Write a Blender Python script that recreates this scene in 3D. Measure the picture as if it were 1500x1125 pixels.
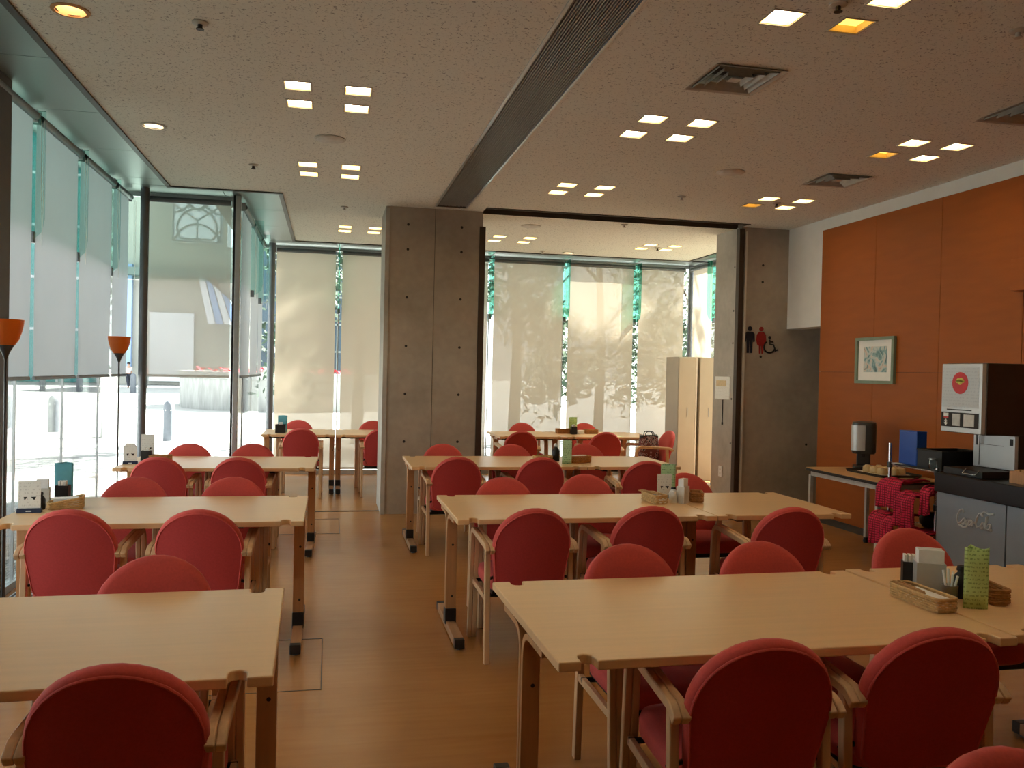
import bpy, math, random
from mathutils import Vector, Matrix
random.seed(7)
PI = math.pi
sc = bpy.context.scene
for o in list(bpy.data.objects): bpy.data.objects.remove(o)
col = sc.collection

# ------------------------------------------------------------------ camera
YAW, PITCH, ROLL, CAMH = math.radians(12.05), math.radians(-0.79), math.radians(1.27), 1.511
cam_d = bpy.data.cameras.new('camera'); cam = bpy.data.objects.new('camera', cam_d); col.objects.link(cam)
cam_d.sensor_width = 36; cam_d.sensor_fit = 'HORIZONTAL'; cam_d.lens = 36 * 1253 / 1500
cam_d.clip_start = .05; cam_d.clip_end = 400
fw = Vector((math.sin(YAW) * math.cos(PITCH), math.cos(YAW) * math.cos(PITCH), math.sin(PITCH)))
rt = Vector((math.cos(YAW), -math.sin(YAW), 0)); up = rt.cross(fw)
r2 = rt * math.cos(ROLL) + up * math.sin(ROLL); u2 = up * math.cos(ROLL) - rt * math.sin(ROLL)
mw = Matrix((r2, u2, -fw)).transposed().to_4x4(); mw.translation = Vector((0, 0, CAMH))
cam.matrix_world = mw
sc.camera = cam

# ------------------------------------------------------------------ world, sun, exposure
w = bpy.data.worlds.new('sky'); sc.world = w; w.use_nodes = True
bg = w.node_tree.nodes['Background']
bg.inputs[0].default_value = (.92, .96, 1.0, 1); bg.inputs[1].default_value = 2.4
sun_d = bpy.data.lights.new('sun', 'SUN'); sun_d.energy = 56; sun_d.angle = .012; sun_d.color = (1, .96, .90)
sun = bpy.data.objects.new('sun', sun_d); col.objects.link(sun)
to_sun = Vector((.855 * math.cos(.72), .52 * math.cos(.72), math.sin(.72)))
sun.rotation_euler = to_sun.to_track_quat('Z', 'Y').to_euler(); sun.location = (20, 10, 15)
sc.view_settings.view_transform = 'Standard'; sc.view_settings.look = 'None'
sc.view_settings.exposure = 0.35; sc.view_settings.gamma = 1; sc.view_settings.use_curve_mapping = False
try:
    sc.cycles.max_bounces = 12; sc.cycles.transparent_max_bounces = 24
    sc.cycles.diffuse_bounces = 6; sc.cycles.caustics_reflective = False; sc.cycles.caustics_refractive = False
    sc.cycles.sample_clamp_indirect = 4; sc.cycles.sample_clamp_direct = 12
except Exception: pass

# ------------------------------------------------------------------ materials
def lin(c):
    return tuple((x / 255 / 12.92) if x / 255 <= .04045 else ((x / 255 + .055) / 1.055) ** 2.4 for x in c)
M = {}
def base(name):
    m = bpy.data.materials.new(name); m.use_nodes = True; M[name] = m
    nt = m.node_tree; b = nt.nodes['Principled BSDF']
    return m, nt, b
def coords(nt, scale=(1, 1, 1), kind='Object'):
    tc = nt.nodes.new('ShaderNodeTexCoord'); mp = nt.nodes.new('ShaderNodeMapping')
    mp.inputs['Scale'].default_value = scale; nt.links.new(tc.outputs[kind], mp.inputs[0]); return mp.outputs[0]
def ramp(nt, fac, stops):
    r = nt.nodes.new('ShaderNodeValToRGB'); nt.links.new(fac, r.inputs[0])
    e = r.color_ramp.elements
    while len(e) < len(stops): e.new(.5)
    for el, (p, c) in zip(e, stops): el.position = p; el.color = (*c, 1)
    return r.outputs[0]
def noise(nt, vec, s, d=3, dist=0):
    n = nt.nodes.new('ShaderNodeTexNoise'); n.inputs['Scale'].default_value = s; n.inputs['Detail'].default_value = d
    n.inputs['Distortion'].default_value = dist; nt.links.new(vec, n.inputs['Vector']); return n.outputs['Fac']
def bump(nt, b, fac, st=.2, d=.01):
    bm = nt.nodes.new('ShaderNodeBump'); bm.inputs['Strength'].default_value = st; bm.inputs['Distance'].default_value = d
    nt.links.new(fac, bm.inputs['Height']); nt.links.new(bm.outputs[0], b.inputs['Normal'])
def plain(name, c, rough=.5, metal=0, var=.12, scale=20, stretch=(1, 1, 1), bmp=0, spec=.5, sheen=0, coord='Object'):
    m, nt, b = base(name); L = lin(c)
    n = noise(nt, coords(nt, stretch, coord), scale)
    o = ramp(nt, n, [(.3, tuple(x * (1 - var) for x in L)), (.7, tuple(min(1, x * (1 + var)) for x in L))])
    nt.links.new(o, b.inputs['Base Color'])
    b.inputs['Roughness'].default_value = rough; b.inputs['Metallic'].default_value = metal
    b.inputs['Specular IOR Level'].default_value = spec
    if sheen: b.inputs['Sheen Weight'].default_value = sheen; b.inputs['Sheen Roughness'].default_value = .4
    if bmp: bump(nt, b, n, bmp, .004)
    return m
def wood(name, c, rough=.35, var=.14, stretch=(1.5, 28, 28), spec=.5):
    return plain(name, c, rough, 0, var, 1.6, stretch, .03, spec)
def emit(name, c, s):
    m, nt, b = base(name); b.inputs['Base Color'].default_value = (*lin(c), 1)
    b.inputs['Emission Color'].default_value = (*lin(c), 1); b.inputs['Emission Strength'].default_value = s; return m

wood('table_wood', (232, 192, 142), .30, .035)
wood('table_edge', (208, 164, 112), .4, .1)
wood('leg_wood', (190, 140, 92), .4, .12, (28, 28, 1.5))
wood('chair_wood', (206, 168, 126), .42, .1, (24, 24, 2))
wood('foot_wood', (176, 132, 92), .45, .12, (24, 1.5, 24))
plain('red_fabric', (200, 80, 73), .8, 0, .06, 120, bmp=.08, sheen=.12, spec=.25)
plain('red_panel', (188, 70, 68), .85, 0, .06, 120, bmp=.08, sheen=.08, spec=.2)
plain('black_metal', (26, 27, 28), .4, 0, .1, 30)
plain('black_plastic', (22, 22, 23), .45, 0, .1, 30)
plain('dark_bolt', (32, 26, 22), .5)
plain('chrome', (200, 202, 205), .2, 1, .05, 30)
plain('steel', (150, 152, 152), .32, .9, .06, 20)
plain('grey_post', (112, 116, 120), .4, .4, .06, 12)
plain('white_paint', (222, 220, 212), .7, 0, .03, 6)
plain('white_plastic', (226, 228, 226), .4, 0, .03, 10)
plain('paper_white', (236, 234, 226), .8, 0, .03, 8)
plain('paper_napkin', (242, 242, 240), .9, 0, .03, 40, bmp=.1)
plain('door_grey', (176, 166, 148), .45, 0, .05, 4)
plain('door_edge', (206, 200, 186), .4, 0, .05, 4)
plain('alum', (186, 190, 190), .35, .6, .05, 20)
plain('trim_dark', (70, 66, 60), .45, .3, .08, 20)
plain('rail_dark', (64, 50, 40), .5, .2, .1, 20)
plain('slot_dark', (70, 62, 52), .6, .0, .1, 20)
plain('vent_dark', (38, 34, 30), .7)
plain('vent_white', (186, 180, 168), .5)
plain('slat_metal', (150, 148, 142), .5, .1, .06, 20)
plain('teal_paper', (92, 160, 172), .7, 0, .08, 14)
plain('navy', (26, 34, 62), .5)
plain('blue_plastic', (34, 82, 168), .45, 0, .06, 8)
plain('kraft', (190, 146, 96), .8, 0, .1, 30)
plain('sign_navy', (22, 28, 46), .6)
plain('sign_red', (150, 26, 22), .6)
plain('sign_black', (24, 22, 20), .6)
plain('frame_green', (118, 134, 112), .5, 0, .08, 12)
plain('cup_cream', (214, 188, 140), .5, 0, .1, 30)
plain('counter_black', (20, 22, 25), .3, 0, .2, 60)
plain('cabinet_grey', (150, 164, 176), .38, .35, .05, 6)
plain('logo_pale', (206, 214, 216), .5)
plain('machine_silver', (196, 200, 200), .35, .3, .04, 8)
plain('machine_dark', (70, 62, 54), .3, .6, .08, 8)
plain('logo_red', (196, 30, 34), .5)
plain('logo_yellow', (214, 202, 90), .6, 0, .25, 60)
plain('urn_dark', (66, 66, 64), .35, .4, .08, 20)
plain('bollard_grey', (96, 102, 110), .7, 0, .1, 10)
plain('ivory_grey', (200, 198, 190), .6)
plain('brown_tray', (84, 52, 34), .4, 0, .1, 20)
plain('bark', (74, 62, 50), .9, 0, .2, 12, bmp=.4)
plain('skin', (206, 160, 134), .6); plain('shirt_white', (232, 236, 240), .8); plain('shirt_red', (206, 60, 78), .8)
plain('trouser_dark', (44, 48, 60), .8); plain('hair_dark', (30, 26, 24), .7)
plain('orange_panel', (156, 82, 22), .5, 0, .06, 3, (1, 1, 6), 0, .3)
plain('panel_backing', (90, 48, 18), .7)
plain('roof_grey', (120, 120, 118), .8)
plain('planter_concrete', (150, 152, 150), .85, 0, .18, 2.5, (3, 3, .6), .15)
plain('far_wall', (168, 168, 160), .8, 0, .06, .3)
plain('far_white', (226, 230, 236), .7, 0, .03, .3)
plain('far_pillar', (150, 176, 214), .5, 0, .05, .4)
plain('far_teal', (60, 150, 148), .2, 0, .15, .25)
plain('far_bar', (120, 130, 128), .6)
plain('far_dark', (58, 76, 88), .25, 0, .2, .3)
plain('reflection_blue', (70, 130, 210), .3)  # blue reflection in the glass channel, put in as base colour
emit('lamp_white', (255, 236, 196), 17.0); emit('lamp_yellow', (255, 206, 96), 1.7); emit('lamp_round', (255, 232, 196), 16.0)
plain('lamp_well', (226, 200, 140), .5)

def concrete(name, c):
    m, nt, b = base(name); L = lin(c); v = coords(nt, (1, 1, 1))
    a = noise(nt, v, 1.6, 6, .4); f = noise(nt, v, 14, 5)
    mx = nt.nodes.new('ShaderNodeMath'); mx.operation = 'MULTIPLY_ADD'; mx.inputs[1].default_value = .35
    nt.links.new(f, mx.inputs[0]); nt.links.new(a, mx.inputs[2])
    nt.links.new(ramp(nt, mx.outputs[0], [(.45, tuple(x * .8 for x in L)), (.9, tuple(x * 1.15 for x in L))]), b.inputs['Base Color'])
    b.inputs['Roughness'].default_value = .75; bump(nt, b, f, .1, .01)
concrete('concrete', (168, 156, 140)); concrete('concrete_side', (176, 170, 158))

def ceiling_mat():
    m, nt, b = base('ceiling_board'); v = coords(nt)
    n = noise(nt, v, 62, 3, 1.2); L = lin((224, 224, 214))
    nt.links.new(ramp(nt, n, [(.34, tuple(x * .42 for x in L)), (.40, L), (.75, tuple(x * 1.05 for x in L))]), b.inputs['Base Color'])
    b.inputs['Roughness'].default_value = .9; bump(nt, b, n, .15, .004)
ceiling_mat()
def floor_mat():
    m, nt, b = base('floor_vinyl'); v = coords(nt)
    mp = nt.nodes.new('ShaderNodeMapping'); mp.inputs['Rotation'].default_value = (0, 0, PI / 4); mp.inputs['Scale'].default_value = (2.2, 26, 1); nt.links.new(v, mp.inputs[0])
    g = noise(nt, mp.outputs[0], 1.0, 3); n = noise(nt, v, 1.1, 4)
    mu = nt.nodes.new('ShaderNodeMath'); mu.operation = 'MULTIPLY_ADD'; mu.inputs[1].default_value = .45; nt.links.new(g, mu.inputs[0]); nt.links.new(n, mu.inputs[2])
    nt.links.new(ramp(nt, mu.outputs[0], [(.45, lin((156, 106, 54))), (1.0, lin((180, 128, 74)))]), b.inputs['Base Color'])
    b.inputs['Roughness'].default_value = .27
    b.inputs['Specular IOR Level'].default_value = .5
floor_mat()
def pave_mat():
    m, nt, b = base('plaza_paving'); v = coords(nt)
    n = noise(nt, v, .5, 5); nt.links.new(ramp(nt, n, [(.3, lin((150, 152, 152))), (.7, lin((168, 168, 166)))]), b.inputs['Base Color'])
    b.inputs['Roughness'].default_value = .9
pave_mat()
def pebble_mat():
    m, nt, b = base('pebble'); oi = nt.nodes.new('ShaderNodeTexCoord')
    n = noise(nt, oi.outputs['Object'], 18, 2)
    nt.links.new(ramp(nt, n, [(.35, lin((120, 122, 118))), (.5, lin((176, 172, 160))), (.65, lin((214, 210, 200)))]), b.inputs['Base Color'])
    b.inputs['Roughness'].default_value = .8
pebble_mat()
def soffit_mat():
    m, nt, b = base('soffit_metal'); b.inputs['Base Color'].default_value = (*lin((150, 160, 156)), 1)
    b.inputs['Metallic'].default_value = .75; b.inputs['Roughness'].default_value = .4
soffit_mat()
def glass_mat(name, tint, refl=1.0):
    m = bpy.data.materials.new(name); m.use_nodes = True; M[name] = m; nt = m.node_tree
    nt.nodes.remove(nt.nodes['Principled BSDF']); out = nt.nodes['Material Output']
    t = nt.nodes.new('ShaderNodeBsdfTransparent'); t.inputs[0].default_value = (*tint, 1)
    g = nt.nodes.new('ShaderNodeBsdfGlossy'); g.inputs['Roughness'].default_value = .01
    fr = nt.nodes.new('ShaderNodeFresnel'); fr.inputs[0].default_value = 1.3
    mul = nt.nodes.new('ShaderNodeMath'); mul.operation = 'MULTIPLY'; mul.inputs[1].default_value = refl
    nt.links.new(fr.outputs[0], mul.inputs[0])
    mx = nt.nodes.new('ShaderNodeMixShader'); nt.links.new(mul.outputs[0], mx.inputs[0])
    nt.links.new(t.outputs[0], mx.inputs[1]); nt.links.new(g.outputs[0], mx.inputs[2]); nt.links.new(mx.outputs[0], out.inputs[0])
glass_mat('glass_clear', (.95, .975, .96), .7)
glass_mat('glass_upper', (.70, .80, .76), .7)
glass_mat('glass_fin', (.80, .93, .91), .6)
glass_mat('glass_fin_green', (.50, .86, .76), .6)
def blind_mat(name, c, see, transl):
    m = bpy.data.materials.new(name); m.use_nodes = True; M[name] = m; nt = m.node_tree
    nt.nodes.remove(nt.nodes['Principled BSDF']); out = nt.nodes['Material Output']; L = lin(c)
    v = coords(nt, (1, 1, 1)); n = noise(nt, v, 2.5, 3)
    cc = ramp(nt, n, [(.3, tuple(x * .96 for x in L)), (.7, L)])
    d = nt.nodes.new('ShaderNodeBsdfDiffuse'); t = nt.nodes.new('ShaderNodeBsdfTranslucent'); tr = nt.nodes.new('ShaderNodeBsdfTransparent')
    nt.links.new(cc, d.inputs[0]); nt.links.new(cc, t.inputs[0]); tr.inputs[0].default_value = (1, 1, 1, 1)
    a = nt.nodes.new('ShaderNodeMixShader'); a.inputs[0].default_value = transl
    nt.links.new(d.outputs[0], a.inputs[1]); nt.links.new(t.outputs[0], a.inputs[2])
    e = nt.nodes.new('ShaderNodeMixShader'); e.inputs[0].default_value = see
    nt.links.new(a.outputs[0], e.inputs[1]); nt.links.new(tr.outputs[0], e.inputs[2]); nt.links.new(e.outputs[0], out.inputs[0])
blind_mat('blind_skylit_grey', (178, 183, 186), .035, .40)  # cool grey of the sky light is put into this fabric colour
blind_mat('blind_cream', (202, 188, 166), .05, .42)
blind_mat('blind_screen', (214, 208, 194), .30, .34)
def shade_mat():
    m, nt, b = base('amber_shade'); b.inputs['Base Color'].default_value = (*lin((236, 146, 56)), 1)
    b.inputs['Roughness'].default_value = .35; b.inputs['Transmission Weight'].default_value = 0
    out = nt.nodes['Material Output']; t = nt.nodes.new('ShaderNodeBsdfTranslucent'); t.inputs[0].default_value = (*lin((244, 150, 56)), 1)
    mx = nt.nodes.new('ShaderNodeMixShader'); mx.inputs[0].default_value = .5
    nt.links.new(b.outputs[0], mx.inputs[1]); nt.links.new(t.outputs[0], mx.inputs[2]); nt.links.new(mx.outputs[0], out.inputs[0])
shade_mat()
def leaf_mat(name, c):
    m, nt, b = base(name); oi = nt.nodes.new('ShaderNodeTexCoord'); L = lin(c)
    n = noise(nt, oi.outputs['Object'], 3, 2)
    nt.links.new(ramp(nt, n, [(.3, tuple(x * .6 for x in L)), (.7, tuple(x * 1.3 for x in L))]), b.inputs['Base Color']); b.inputs['Roughness'].default_value = .7
leaf_mat('leaf_dark', (58, 82, 62)); leaf_mat('leaf_mid', (84, 104, 78))
def check_mat():
    m, nt, b = base('red_check'); v = coords(nt, (1, 1, 1))
    ck = nt.nodes.new('ShaderNodeTexBrick'); ck.offset = 0; ck.inputs['Scale'].default_value = 1
    ck.inputs['Brick Width'].default_value = .022; ck.inputs['Row Height'].default_value = .018; ck.inputs['Mortar Size'].default_value = .003
    ck.inputs['Color1'].default_value = (*lin((226, 44, 84)), 1); ck.inputs['Color2'].default_value = (*lin((206, 32, 70)), 1)
    ck.inputs['Mortar'].default_value = (*lin((120, 12, 40)), 1)
    sep = nt.nodes.new('ShaderNodeSeparateXYZ'); cmb = nt.nodes.new('ShaderNodeCombineXYZ'); nt.links.new(v, sep.inputs[0])
    nt.links.new(sep.outputs[1], cmb.inputs[0]); nt.links.new(sep.outputs[2], cmb.inputs[1]); nt.links.new(cmb.outputs[0], ck.inputs[0])
    nt.links.new(ck.outputs[0], b.inputs['Base Color']); b.inputs['Roughness'].default_value = .85
check_mat()
def print_mat(name, paper, ink, rows, dens=.5, axis='XZ'):
    # unreadable lines of small print on paper
    m, nt, b = base(name); tc = nt.nodes.new('ShaderNodeTexCoord'); sep = nt.nodes.new('ShaderNodeSeparateXYZ'); nt.links.new(tc.outputs['Object'], sep.inputs[0])
    wv = nt.nodes.new('ShaderNodeMath'); wv.operation = 'MULTIPLY'; wv.inputs[1].default_value = rows; nt.links.new(sep.outputs[2], wv.inputs[0])
    fr = nt.nodes.new('ShaderNodeMath'); fr.operation = 'FRACT'; nt.links.new(wv.outputs[0], fr.inputs[0])
    lt = nt.nodes.new('ShaderNodeMath'); lt.operation = 'LESS_THAN'; lt.inputs[1].default_value = .42; nt.links.new(fr.outputs[0], lt.inputs[0])
    mp = nt.nodes.new('ShaderNodeMapping'); mp.inputs['Scale'].default_value = (160, 160, rows); nt.links.new(tc.outputs['Object'], mp.inputs[0])
    n = noise(nt, mp.outputs[0], 1, 1); gt = nt.nodes.new('ShaderNodeMath'); gt.operation = 'GREATER_THAN'; gt.inputs[1].default_value = dens; nt.links.new(n, gt.inputs[0])
    mu = nt.nodes.new('ShaderNodeMath'); mu.operation = 'MULTIPLY'; nt.links.new(lt.outputs[0], mu.inputs[0]); nt.links.new(gt.outputs[0], mu.inputs[1])
    mx = nt.nodes.new('ShaderNodeMix'); mx.data_type = 'RGBA'; nt.links.new(mu.outputs[0], mx.inputs[0])
    mx.inputs[6].default_value = (*lin(paper), 1); mx.inputs[7].default_value = (*lin(ink), 1); nt.links.new(mx.outputs[2], b.inputs['Base Color'])
    b.inputs['Roughness'].default_value = .75
print_mat('menu_green', (196, 226, 148), (146, 180, 108), 70, .5)
print_mat('menu_mint', (176, 214, 170), (120, 160, 120), 60, .55)
print_mat('menu_white', (232, 236, 222), (150, 158, 146), 70, .55)
print_mat('card_print', (236, 236, 228), (212, 211, 203), 60, .58)
print_mat('machine_print', (198, 204, 206), (184, 190, 194), 46, .52)
def art_mat():
    m, nt, b = base('abstract_print'); v = coords(nt, (1, 1, 1)); n = noise(nt, v, 9, 4, 1.5)
    nt.links.new(ramp(nt, n, [(.30, lin((70, 80, 84))), (.42, lin((120, 160, 162))), (.52, lin((196, 206, 200))), (.62, lin((214, 190, 170))), (.72, lin((110, 150, 150)))]), b.inputs['Base Color'])
    b.inputs['Roughness'].default_value = .6
art_mat()
def leo_mat():
    m, nt, b = base('patterned_cloth'); v = coords(nt); vo = nt.nodes.new('ShaderNodeTexVoronoi'); vo.inputs['Scale'].default_value = 34; nt.links.new(v, vo.inputs[0])
    nt.links.new(ramp(nt, vo.outputs[0], [(.3, lin((34, 26, 30))), (.42, lin((206, 186, 186))), (.55, lin((110, 60, 60)))]), b.inputs['Base Color']); b.inputs['Roughness'].default_value = .8
leo_mat()
plain('wicker', (206, 172, 120), .7, 0, .2, 60, bmp=.2)
plain('wicker_brown', (176, 124, 72), .7, 0, .2, 60, bmp=.2)

# ------------------------------------------------------------------ mesh helpers
class MB:
    def __init__(s): s.v = []; s.f = []
    def add(s, vs, fs):
        o = len(s.v); s.v += [tuple(x) for x in vs]; s.f += [tuple(i + o for i in f) for f in fs]; return s
    def bx(s, x0, x1, y0, y1, z0, z1):
        return s.add([(x0, y0, z0), (x1, y0, z0), (x1, y1, z0), (x0, y1, z0), (x0, y0, z1), (x1, y0, z1), (x1, y1, z1), (x0, y1, z1)],
                     [(0, 3, 2, 1), (4, 5, 6, 7), (0, 1, 5, 4), (1, 2, 6, 5), (2, 3, 7, 6), (3, 0, 4, 7)])
    def obox(s, c, d, rz=0, rx=0, ry=0):
        R = Matrix.Rotation(rz, 3, 'Z') @ Matrix.Rotation(ry, 3, 'Y') @ Matrix.Rotation(rx, 3, 'X')
        a = MB().bx(-d[0] / 2, d[0] / 2, -d[1] / 2, d[1] / 2, -d[2] / 2, d[2] / 2)
        return s.add([Vector(c) + R @ Vector(p) for p in a.v], a.f)
    def prism(s, poly, z0, z1, fn=None):
        # poly in 2d, extruded; fn maps (a,b,c)->xyz
        n = len(poly); fn = fn or (lambda a, b, c: (a, b, c))
        vs = [fn(a, b, z0) for a, b in poly] + [fn(a, b, z1) for a, b in poly]
        fs = [tuple(range(n - 1, -1, -1)), tuple(range(n, 2 * n))] + [(i, (i + 1) % n, n + (i + 1) % n, n + i) for i in range(n)]
        return s.add(vs, fs)
    def loft(s, rings, cap0=True, cap1=True, closed=True):
        n = len(rings[0]); vs = [p for r in rings for p in r]; fs = []
        for k in range(len(rings) - 1):
            for i in range(n if closed else n - 1):
                j = (i + 1) % n; fs.append((k * n + i, k * n + j, (k + 1) * n + j, (k + 1) * n + i))
        if cap0: fs.append(tuple(range(n - 1, -1, -1)))
        if cap1: fs.append(tuple((len(rings) - 1) * n + i for i in range(n)))
        return s.add(vs, fs)
    def lathe(s, prof, n=16, c=(0, 0, 0), cap0=True, cap1=True):
        return s.loft([[(c[0] + r * math.cos(2 * PI * i / n), c[1] + r * math.sin(2 * PI * i / n), c[2] + z) for i in range(n)] for r, z in prof], cap0, cap1)
    def tube(s, path, r, n=8, closed=False):
        P = [Vector(p) for p in path]; rings = []; N = len(P); ref = None
        for k in range(N):
            a = P[k - 1] if (k > 0 or closed) else P[k]; b = P[(k + 1) % N] if (k < N - 1 or closed) else P[k]
            t = (b - a).normalized()
            if ref is None: ref = Vector((0, 0, 1)) if abs(t.z) < .9 else Vector((1, 0, 0))
            u = (ref - t * ref.dot(t)).normalized(); ref = u; v = t.cross(u)
            rr = r[k] if isinstance(r, (list, tuple)) else r
            rings.append([P[k] + (u * math.cos(2 * PI * i / n) + v * math.sin(2 * PI * i / n)) * rr for i in range(n)])
        if closed: rings.append(rings[0]); return s.loft(rings, False, False)
        return s.loft(rings)
    def strip(s, path, t, x0, x1):
        # bent flat strip: path in (y,z), thickness t, from x0 to x1
        P = [Vector(p) for p in path]; A = []; B = []
        for k in range(len(P)):
            a = P[max(k - 1, 0)]; b = P[min(k + 1, len(P) - 1)]; d = (b - a).normalized(); nrm = Vector((-d.y, d.x)) * t / 2
            A.append(P[k] + nrm); B.append(P[k] - nrm)
        rings = [[(x0, a.x, a.y), (x1, a.x, a.y), (x1, b.x, b.y), (x0, b.x, b.y)] for a, b in zip(A, B)]
        return s.loft(rings)
    def build(s, name, mat, parent=None, smooth=None, loc=None, rz=0, bevel=0, bev_seg=2):
        me = bpy.data.meshes.new(name); me.from_pydata(s.v, [], s.f)
        me.materials.append(M[mat]); me.validate()
        import bmesh
        bm = bmesh.new(); bm.from_mesh(me); bmesh.ops.recalc_face_normals(bm, faces=bm.faces[:]); bm.to_mesh(me); bm.free()
        if smooth:
            for p in me.polygons: p.use_smooth = True
            me.set_sharp_from_angle(angle=math.radians(smooth))
        me.update()
        o = bpy.data.objects.new(name, me); col.objects.link(o)
        if parent is not None: o.parent = parent
        if loc is not None: o.location = loc
        if rz: o.rotation_euler = (0, 0, rz)
        if bevel:
            md = o.modifiers.new('bevel', 'BEVEL'); md.width = bevel; md.segments = bev_seg; md.limit_method = 'ANGLE'
        return o
def sheet(nu, nv, fn):
    m = MB(); vs = [fn(i / nu, j / nv) for j in range(nv + 1) for i in range(nu + 1)]
    return m.add(vs, [(j * (nu + 1) + i, j * (nu + 1) + i + 1, (j + 1) * (nu + 1) + i + 1, (j + 1) * (nu + 1) + i) for j in range(nv) for i in range(nu)])
def fillet(pts, r, n=5):
    out = [Vector(pts[0])]
    for k in range(1, len(pts) - 1):
        p = Vector(pts[k]); a = (Vector(pts[k - 1]) - p); b = (Vector(pts[k + 1]) - p); rr = min(r, a.length * .49, b.length * .49)
        A = p + a.normalized() * rr; B = p + b.normalized() * rr
        for i in range(n + 1):
            t = i / n; out.append(A * (1 - t) ** 2 + p * 2 * t * (1 - t) + B * t * t)
    out.append(Vector(pts[-1])); return out
def rrect(x0, x1, y0, y1, r, n=4):
    out = []
    for cx, cy, a0 in ((x1 - r, y1 - r, 0), (x0 + r, y1 - r, PI / 2), (x0 + r, y0 + r, PI), (x1 - r, y0 + r, 1.5 * PI)):
        out += [(cx + r * math.cos(a0 + PI / 2 * i / n), cy + r * math.sin(a0 + PI / 2 * i / n)) for i in range(n + 1)]
    return out
def circ(cx, cy, r, n=20, ry=None): return [(cx + r * math.cos(2 * PI * i / n), cy + (ry or r) * math.sin(2 * PI * i / n)) for i in range(n)]
def tag(o, label=None, cat=None, group=None, kind=None):
    if label: o['label'] = label
    if cat: o['category'] = cat
    if group: o['group'] = group
    if kind: o['kind'] = kind
    return o
def empty(name, loc=(0, 0, 0), rz=0):
    o = bpy.data.objects.new(name, None); col.objects.link(o); o.location = loc; o.rotation_euler = (0, 0, rz); o.empty_display_size = .1; return o
def thing(name, label, cat, loc=(0, 0, 0), rz=0, group=None): return tag(empty(name, loc, rz), label, cat, group)
def kids(o): return [c for c in bpy.data.objects if c.parent == o]
def copy_tree(o, parent=None, tree=None):
    c = o.copy(); col.objects.link(c); c.parent = parent
    for ch, sub in (tree or []): copy_tree(ch, c, sub)
    return c
def tree_of(o): return [(c, tree_of(c)) for c in kids(o)]
def struct(o, label=None): tag(o, label, None, None, 'structure'); return o

# ------------------------------------------------------------------ the room shell
H = 3.21
XL, XS, XB, XR, XA = -2.05, -.97, 12.45, 5.12, 5.5     # left glass, side glass, back glass y, right wall, alcove glass
YJ = 9.1                                              # the step in the glass line
struct(MB().bx(XL - .05, 7.2, -3.2, XB + .05, -.12, 0).build('floor', 'floor_vinyl'))

GN = [('a', (-.22, 0.14)), ('b', (.15, .5)), ('c', (2.06, 2.42)), ('d', (4.05, 4.41))]
def quad(xp, yp): return [(xp[0], yp[1]), (xp[1], yp[1]), (xp[0], yp[0]), (xp[1], yp[0])]
sq = {  # group: ((x left, x right), (y near, y far), phrase, indices of dim yellow ones)
    'A': ((-.22, .14), (5.345, 5.71), 'the left group nearest the camera', ()),
    'B': ((-.21, .145), (7.38, 7.735), 'the left group beyond the round speaker', ()),
    'C': ((.15, .505), (10.475, 10.805), 'the far group left of the column', ()),
    'D': ((2.055, 2.42), (3.40, 3.71), 'the group cut by the top edge', (3 - 2,)),
    'E': ((2.065, 2.415), (5.385, 5.76), 'the group beyond the nearest air vent', ()),
    'F': ((4.05, 4.40), (5.405, 5.75), 'the group nearest the orange wall', (0,)),
    'G': ((2.065, 2.42), (7.475, 7.80), 'the group beside the slot grille end', (0,)),
    'H': ((4.045, 4.405), (7.46, 7.795), 'the group near the white bulkhead', (0,)),
    'I': ((2.055, 2.445), (10.55, 10.925), 'the alcove group beside the column', ()),
    'K': ((-.22, .14), (3.39, 3.72), 'the unseen added group above the left foreground table', ()),  # groups K to O are out of view, added to brighten the foreground tables
    'L': ((4.05, 4.40), (3.39, 3.72), 'the unseen added group above the drinks counter', ()),
    'M': ((-.22, .14), (1.39, 1.72), 'the unseen added group left above the camera', ()),
    'N': ((2.055, 2.42), (1.39, 1.72), 'the unseen added group right above the camera', ()),
    'O': ((4.05, 4.40), (1.39, 1.72), 'the unseen added group beside the camera by the orange wall', ()),
    'J': ((4.065, 4.41), (10.57, 10.905), 'the alcove group beside the corner', ())}
LS = .078
lights = []
for g, (xp, yp, ph, dim) in sq.items():
    for i, (x, y) in enumerate(quad(xp, yp)): lights.append((g, i, x, y, ph))
vents = [(2.225, 4.535, 'square louvred air vent in the ceiling nearest the camera'), (4.2, 6.585, 'smaller-looking square louvred air vent above the orange wall'), (4.26, 4.6, 'square air vent cut by the right photo edge')]
rounds = [(-1.255, 4.51, 'round downlight near the top left corner by the dark ceiling edge'), (-1.26, 6.52, 'round downlight beside the metal soffit, farther from the camera'), (3.25, 11.63, 'tiny round downlight above the far blinds')]
DX0, DX1 = 1.045, 1.36
holes = [(x - LS, x + LS, y - LS, y + LS) for _, _, x, y, _ in lights] + [(x - .2, x + .2, y - .2, y + .2) for x, y, _ in vents]
holes += [(x - .06, x + .06, y - .06, y + .06) for x, y, _ in rounds]
holes += [(DX0, DX1, -3.0, 8.83), (1.56, 4.53, 8.74, 9.06)]
TX, TY, TX2, TY2, TX3 = -1.53, 8.67, -.50, 11.85, 5.17     # inner edge of the metal soffit
def in_ceiling(x, y):
    if x < TX or y > TY2: return False
    if x < TX2 and y > TY: return False
    if y > 8.9 and x > TX3: return False
    if y < 8.9 and x > XR + .05: return False
    return True
xs = sorted({TX, TX2, TX3, XR + .05} | {h[0] for h in holes} | {h[1] for h in holes})
ys = sorted({-3.1, TY, TY2, 8.9} | {h[2] for h in holes} | {h[3] for h in holes})
cm = MB()
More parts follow.
